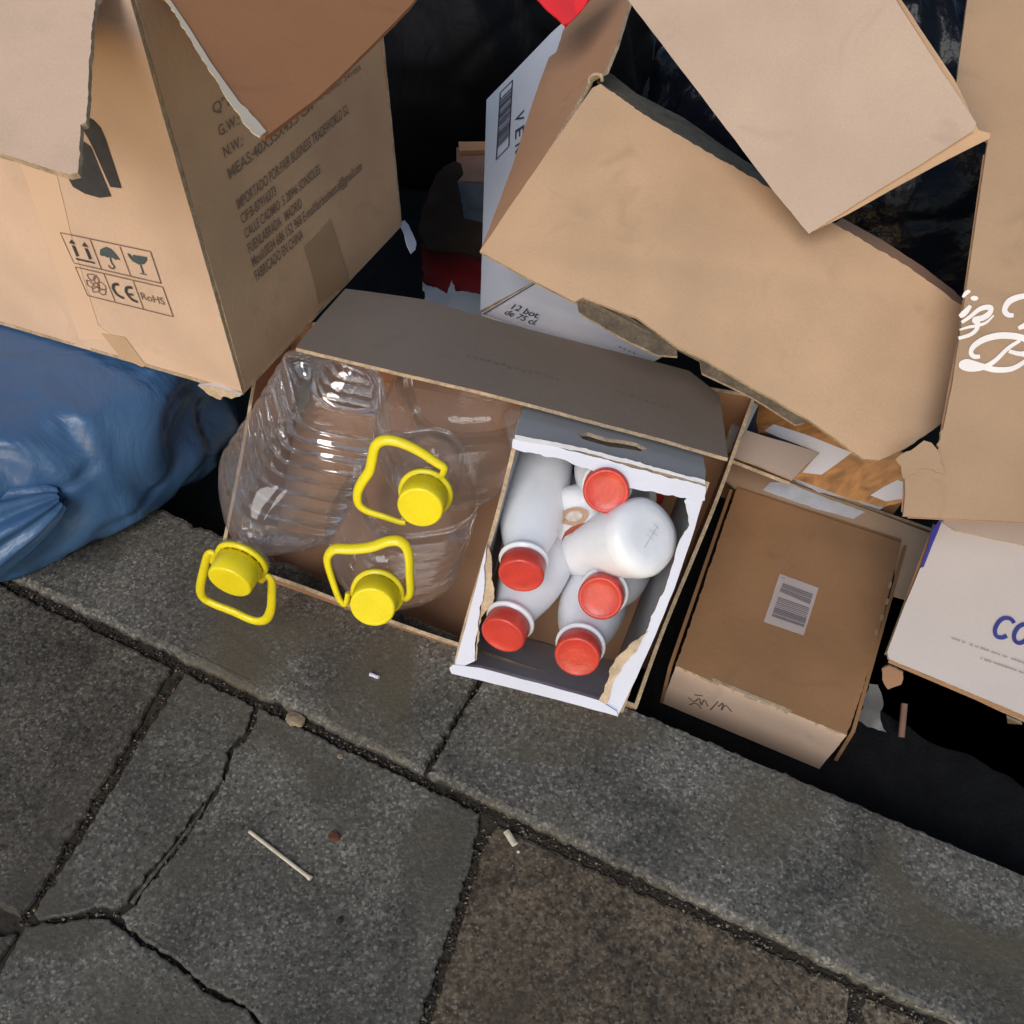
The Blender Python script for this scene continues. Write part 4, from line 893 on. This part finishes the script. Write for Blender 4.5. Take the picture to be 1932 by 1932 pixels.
# ------------------------------------------------------------------ big right carton with white script
KPn = Plane(W(1705, 978, .85), W(1865, 262, .87), W(1960, 985, .83), warp(.007, 4, 4, 12))
o = root('cardboard_box', 'tall tan carton with white script lettering at the right edge, torn lower left corner', 'cardboard box', W(1960, 700, 1.0))
sheet('front_panel', KPn, [(1704, 974), (1708, 930), (1706, 892), (1720, 884), (1745, 868), (1760, 862), (1772, 845), (1768, 838), (1780, 808), (1796, 730), (1813, 618), (1840, 430), (1864, 266), (1830, 225), (1800, 190), (1803, 166), (1826, -4), (2250, -60), (2250, 1000), (1932, 985)], .0045, ('card_dimmed', 'card_edge'), o, tears={3, 4, 5, 6, 7}, jit=.002, grid=.05)
sheet('torn_ply', KPn, [(1704, 905), (1688, 868), (1700, 858), (1724, 846), (1742, 832), (1756, 836), (1768, 850), (1778, 880), (1782, 896), (1740, 884)], .001, 'card_dimmed', o, tears=True, jit=.0025, lift=.0022)
I = Ink(KPn, .0012)
def R9(x, y): return (1545.6 + .2 * x, 502.3 + .2 * y)
def scr(pts, wd=.003): I.stroke([R9(*p) for p in pts], wd, smooth=True, taper=True)
I.poly([R9(1460 + 38 * math.cos(a), 306 + 24 * math.sin(a)) for a in [k * math.pi / 6 for k in range(12)]])
scr([(1425, 375), (1385, 425), (1350, 460), (1320, 480)], .0043); scr([(1420, 235), (1385, 255), (1350, 300)], .003)
scr([(1340, 535), (1420, 480), (1500, 415), (1570, 390), (1618, 400), (1600, 450), (1540, 490), (1462, 510), (1495, 545), (1480, 600), (1420, 650), (1310, 685)], .0040)
scr([(1645, 465), (1570, 535), (1480, 565), (1400, 580), (1320, 605)], .0022)
scr([(1835, 462), (1780, 458), (1748, 415), (1780, 345), (1850, 302), (1960, 278), (2100, 290)], .0045)
scr([(1880, 585), (1960, 540), (2060, 400), (2120, 300)], .0043)
scr([(1515, 852), (1460, 855), (1428, 815), (1460, 752), (1560, 690), (1700, 656), (1850, 660), (1960, 690), (2020, 740), (1990, 800), (1900, 825), (1790, 800)], .0045)
scr([(1895, 700), (1780, 775), (1660, 890), (1560, 950), (1450, 970), (1375, 960), (1338, 932), (1385, 908), (1450, 922), (1550, 950), (1660, 976), (1800, 970), (1900, 925), (1975, 860), (1900, 825)], .0043)
I.build('script_lettering', 'paint_white', o)
recede(KPn, (1716, 968), (2250, 992), 1980, 500, .16, .2, 'card_inner', o)
for a, b in (((1712, 965), (1716, 905)), ((1786, 815), (1820, 630)), ((1822, 610), (1868, 285))): recede(KPn, a, b, 2200, 500, .16, .2, 'card_inner', o)

# ------------------------------------------------------------------ white box with blue letters
LP = Plane(W(1676, 1236, .985), W(1772, 985, 1.02), W(1932, 1349, .965), warp(.002, 5, 5, 14))
o = root('cardboard_box', 'white box with blue italic letters at the lower right, tilted above the road', 'cardboard box', W(1850, 1150, 1.1))
sheet('front_panel', LP, [(1677, 1243), (1674, 1230), (1700, 1160), (1760, 1015), (1772, 982), (1932, 1000), (2150, 1010), (2150, 1440), (1932, 1350), (1800, 1294)], .004, ('white_warm_dimmed', 'card_edge'), o)
sheet('top_band', LP, [(1775, 975), (2150, 990), (2150, 1040), (1932, 1030), (1800, 1002), (1778, 988)], .003, ('card_pale_dimmed', 'card_edge'), o, lift=.004)
L2 = Plane(LP.at((1690, 1252), -.012), LP.at((1932, 1362), -.014), LP.at((1800, 1100), -.016)); sheet('lower_flap', L2, [(1690, 1250), (1800, 1300), (1932, 1360), (2150, 1455), (2150, 1200), (1750, 1100)], .004, ('white_warm_dimmed', 'card_edge'), o)
sheet('blue_edge', LP, [(1757, 1000), (1770, 984), (1776, 984), (1742, 1070), (1736, 1072), (1752, 1024)], .001, 'blue_edge', o, lift=.0012)
recede(LP, (1680, 1236), (1772, 988), 1950, 1150, .12, .10, 'card_brown', o)
recede(LP, (1682, 1242), (2150, 1440), 1950, 1100, .12, .12, 'card_brown', o)
I = Ink(LP, .0010)
def RL(x, y): return (1545.6 + .2 * x, 1082 + .2 * y)
I.stroke([RL(*p) for p in ((1838, 470), (1805, 430), (1745, 422), (1690, 460), (1656, 530), (1668, 590), (1720, 606), (1768, 588))], .0042, smooth=True)
I.stroke([RL(*p) for p in ((2010, 500), (1950, 478), (1885, 500), (1842, 560), (1838, 620), (1870, 655), (1920, 648), (1975, 600), (2010, 520))], .0042, smooth=True)
I.stroke([RL(*p) for p in ((2030, 480), (1990, 600), (2000, 670), (2040, 680))], .0042, smooth=True)
I.build('blue_lettering', 'ink_blue', o)
I = Ink(LP, .0010)
for (xa, ya, xb, yb) in ((1245, 608, 2100, 905), (1520, 800, 2100, 1000)):
    n = int((xb - xa) / 17)
    for k in range(n):
        if random.random() < .12: continue
        t = k / n; x, y = xa + (xb - xa) * t, ya + (yb - ya) * t; I.stroke([RL(x, y + random.uniform(-3, 3)), RL(x + 12, y + 5 + random.uniform(-3, 3))], .0020 * random.uniform(.7, 1.2))
I.build('small_print', 'ink_grey', o)

# ------------------------------------------------------------------ red bag corner hanging in at the top
P_ = Plane(W(1015, -20, 1.06), W(1112, -20, 1.06), W(1064, 50, 1.04), lambda s, t: .004 * math.sin(s * 90))
o = root('red_bag', 'pointed corner of a bright red plastic bag poking in at the top edge', 'plastic bag', P_.at((1064, 30)))
sheet('bag_corner', P_, [(1010, -8), (1030, 20), (1052, 40), (1063, 50), (1076, 42), (1096, 16), (1114, -8), (1150, -80), (980, -80)], .002, 'red_bag', o, grid=.008)
P2 = Plane(W(1040, -20, 1.066), W(1112, -20, 1.05), W(1064, 50, 1.045)); sheet('bag_fold', P2, [(1064, 48), (1056, 10), (1060, -60), (1140, -60), (1100, 10)], .0015, 'red_bag', o, lift=-.003)

# ------------------------------------------------------------------ dim clutter in the dark gap between the boxes
def RD(x, y): return (695.5 + .2 * x, 231.8 + .2 * y)
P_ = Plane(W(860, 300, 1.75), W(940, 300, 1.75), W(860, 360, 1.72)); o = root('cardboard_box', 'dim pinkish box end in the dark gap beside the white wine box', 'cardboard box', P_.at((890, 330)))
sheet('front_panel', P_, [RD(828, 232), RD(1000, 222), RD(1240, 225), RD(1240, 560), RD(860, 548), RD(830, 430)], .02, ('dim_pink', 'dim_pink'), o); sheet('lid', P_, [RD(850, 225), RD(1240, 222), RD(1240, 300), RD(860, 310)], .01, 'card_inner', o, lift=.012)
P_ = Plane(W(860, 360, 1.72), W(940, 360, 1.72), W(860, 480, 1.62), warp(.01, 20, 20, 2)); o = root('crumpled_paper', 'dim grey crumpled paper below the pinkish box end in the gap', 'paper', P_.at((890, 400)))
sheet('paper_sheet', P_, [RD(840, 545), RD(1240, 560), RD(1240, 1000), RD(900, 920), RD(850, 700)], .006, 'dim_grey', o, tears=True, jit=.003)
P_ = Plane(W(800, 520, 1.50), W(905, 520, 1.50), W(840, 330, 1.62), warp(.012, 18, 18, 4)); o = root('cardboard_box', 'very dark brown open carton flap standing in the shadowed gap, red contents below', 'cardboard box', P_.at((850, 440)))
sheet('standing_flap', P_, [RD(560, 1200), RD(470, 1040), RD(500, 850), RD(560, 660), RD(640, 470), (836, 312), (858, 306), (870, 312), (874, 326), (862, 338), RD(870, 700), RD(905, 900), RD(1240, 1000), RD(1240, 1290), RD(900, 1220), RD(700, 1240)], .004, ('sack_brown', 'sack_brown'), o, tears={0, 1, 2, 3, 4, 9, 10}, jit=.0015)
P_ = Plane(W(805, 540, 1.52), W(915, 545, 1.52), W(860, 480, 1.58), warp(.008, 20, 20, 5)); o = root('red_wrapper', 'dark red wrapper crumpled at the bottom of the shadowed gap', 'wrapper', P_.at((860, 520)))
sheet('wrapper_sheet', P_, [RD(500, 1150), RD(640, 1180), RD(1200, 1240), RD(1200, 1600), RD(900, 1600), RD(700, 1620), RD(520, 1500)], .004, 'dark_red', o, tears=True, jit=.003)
P_ = Plane(W(800, 560, 1.44), W(915, 580, 1.44), W(860, 610, 1.38), warp(.008, 25, 25, 8)); o = root('torn_paper_box', 'grey white torn carton rim below the red wrapper in the gap', 'cardboard box', P_.at((860, 575)))
sheet('torn_rim', P_, [RD(510, 1480), RD(600, 1560), RD(740, 1605), RD(760, 1560), RD(785, 1500), RD(820, 1590), RD(1100, 1605), RD(1300, 1640), RD(1300, 1900), RD(700, 1850), RD(540, 1700)], .004, ('grey_white', 'kraft_torn'), o, tears=True, jit=.002)
sheet('front_fold', P_, [RD(770, 1690), RD(1040, 1740), RD(1300, 1800), RD(1300, 1960), RD(900, 1900), RD(745, 1820)], .004, ('grey_white', 'kraft_torn'), o, tears={0}, jit=.002, lift=.012)
P_ = Plane(W(757, 418, 1.33), W(792, 478, 1.33), W(776, 420, 1.35), warp(.004, 30, 30, 3)); o = root('blue_paper', 'small pale blue paper strip sticking out behind the printed box', 'paper', P_.at((772, 450)))
sheet('paper_strip', P_, [RD(285, 945), RD(340, 915), RD(380, 960), RD(415, 1060), RD(445, 1120), RD(450, 1190), RD(415, 1225), RD(370, 1150), RD(330, 1040)], .001, 'white_card', o, tears=True, jit=.001)

# ------------------------------------------------------------------ scraps in the dark right of the brown box
def RS(x, y): return (1545.6 + .2 * x, 1082 + .2 * y)
z0 = ROAD + .006
P_ = Plane(G(1640, 1290, z0 + .03), G(1680, 1380, z0 + .01), G(1620, 1360, z0), warp(.004, 30, 30, 1)); o = root('plastic_scrap', 'grey translucent plastic scrap on the road beside the barcode box', 'plastic scrap', P_.at((1645, 1340)))
sheet('film', P_, [RS(*p) for p in ((470, 1040), (550, 1050), (590, 1150), (605, 1240), (575, 1340), (590, 1420), (635, 1500), (560, 1480), (370, 1390), (420, 1200))], .001, 'plastic_scrap', o, tears=True, jit=.002)
P_ = Plane(G(1664, 1258, z0 + .05), G(1704, 1272, z0 + .05), G(1680, 1300, z0 + .03)); o = root('cardboard_scrap', 'small dim brown cardboard scrap under the corner of the white box', 'cardboard scrap', P_.at((1680, 1280)))
sheet('scrap_board', P_, [RS(*p) for p in ((590, 900), (660, 870), (790, 930), (785, 1020), (740, 1060), (650, 1095), (595, 1000))], .004, ('card_inner', 'card_edge'), o, tears=True, jit=.0015)
a, b = G(*RS(805, 1225), z0 + .03), G(*RS(775, 1545), z0 + .01); o = root('paper_stick', 'short pale rolled stick lying in the dark beside the road scraps', 'stick', (a + b) / 2)
tube('roll', [a, a.lerp(b, .3), a.lerp(b, .7), b], .0038, 'dim_pink', o, 8)
x0 = W(1898, 1356, 1.14); P_ = Plane(x0, x0 + Vector((.03, 0, -.09)), x0 + Vector((.2, -.02, 0))); o = root('cardboard_box', 'corner of a dark brown carton at the right edge under the white box', 'cardboard box', x0 + Vector((.08, 0, -.06)))
sheet('side_panel', P_, [(1900, 1355), (1904, 1400), (1922, 1470), (2050, 1520), (2050, 1420)], .004, ('card_brown', 'card_edge'), o)
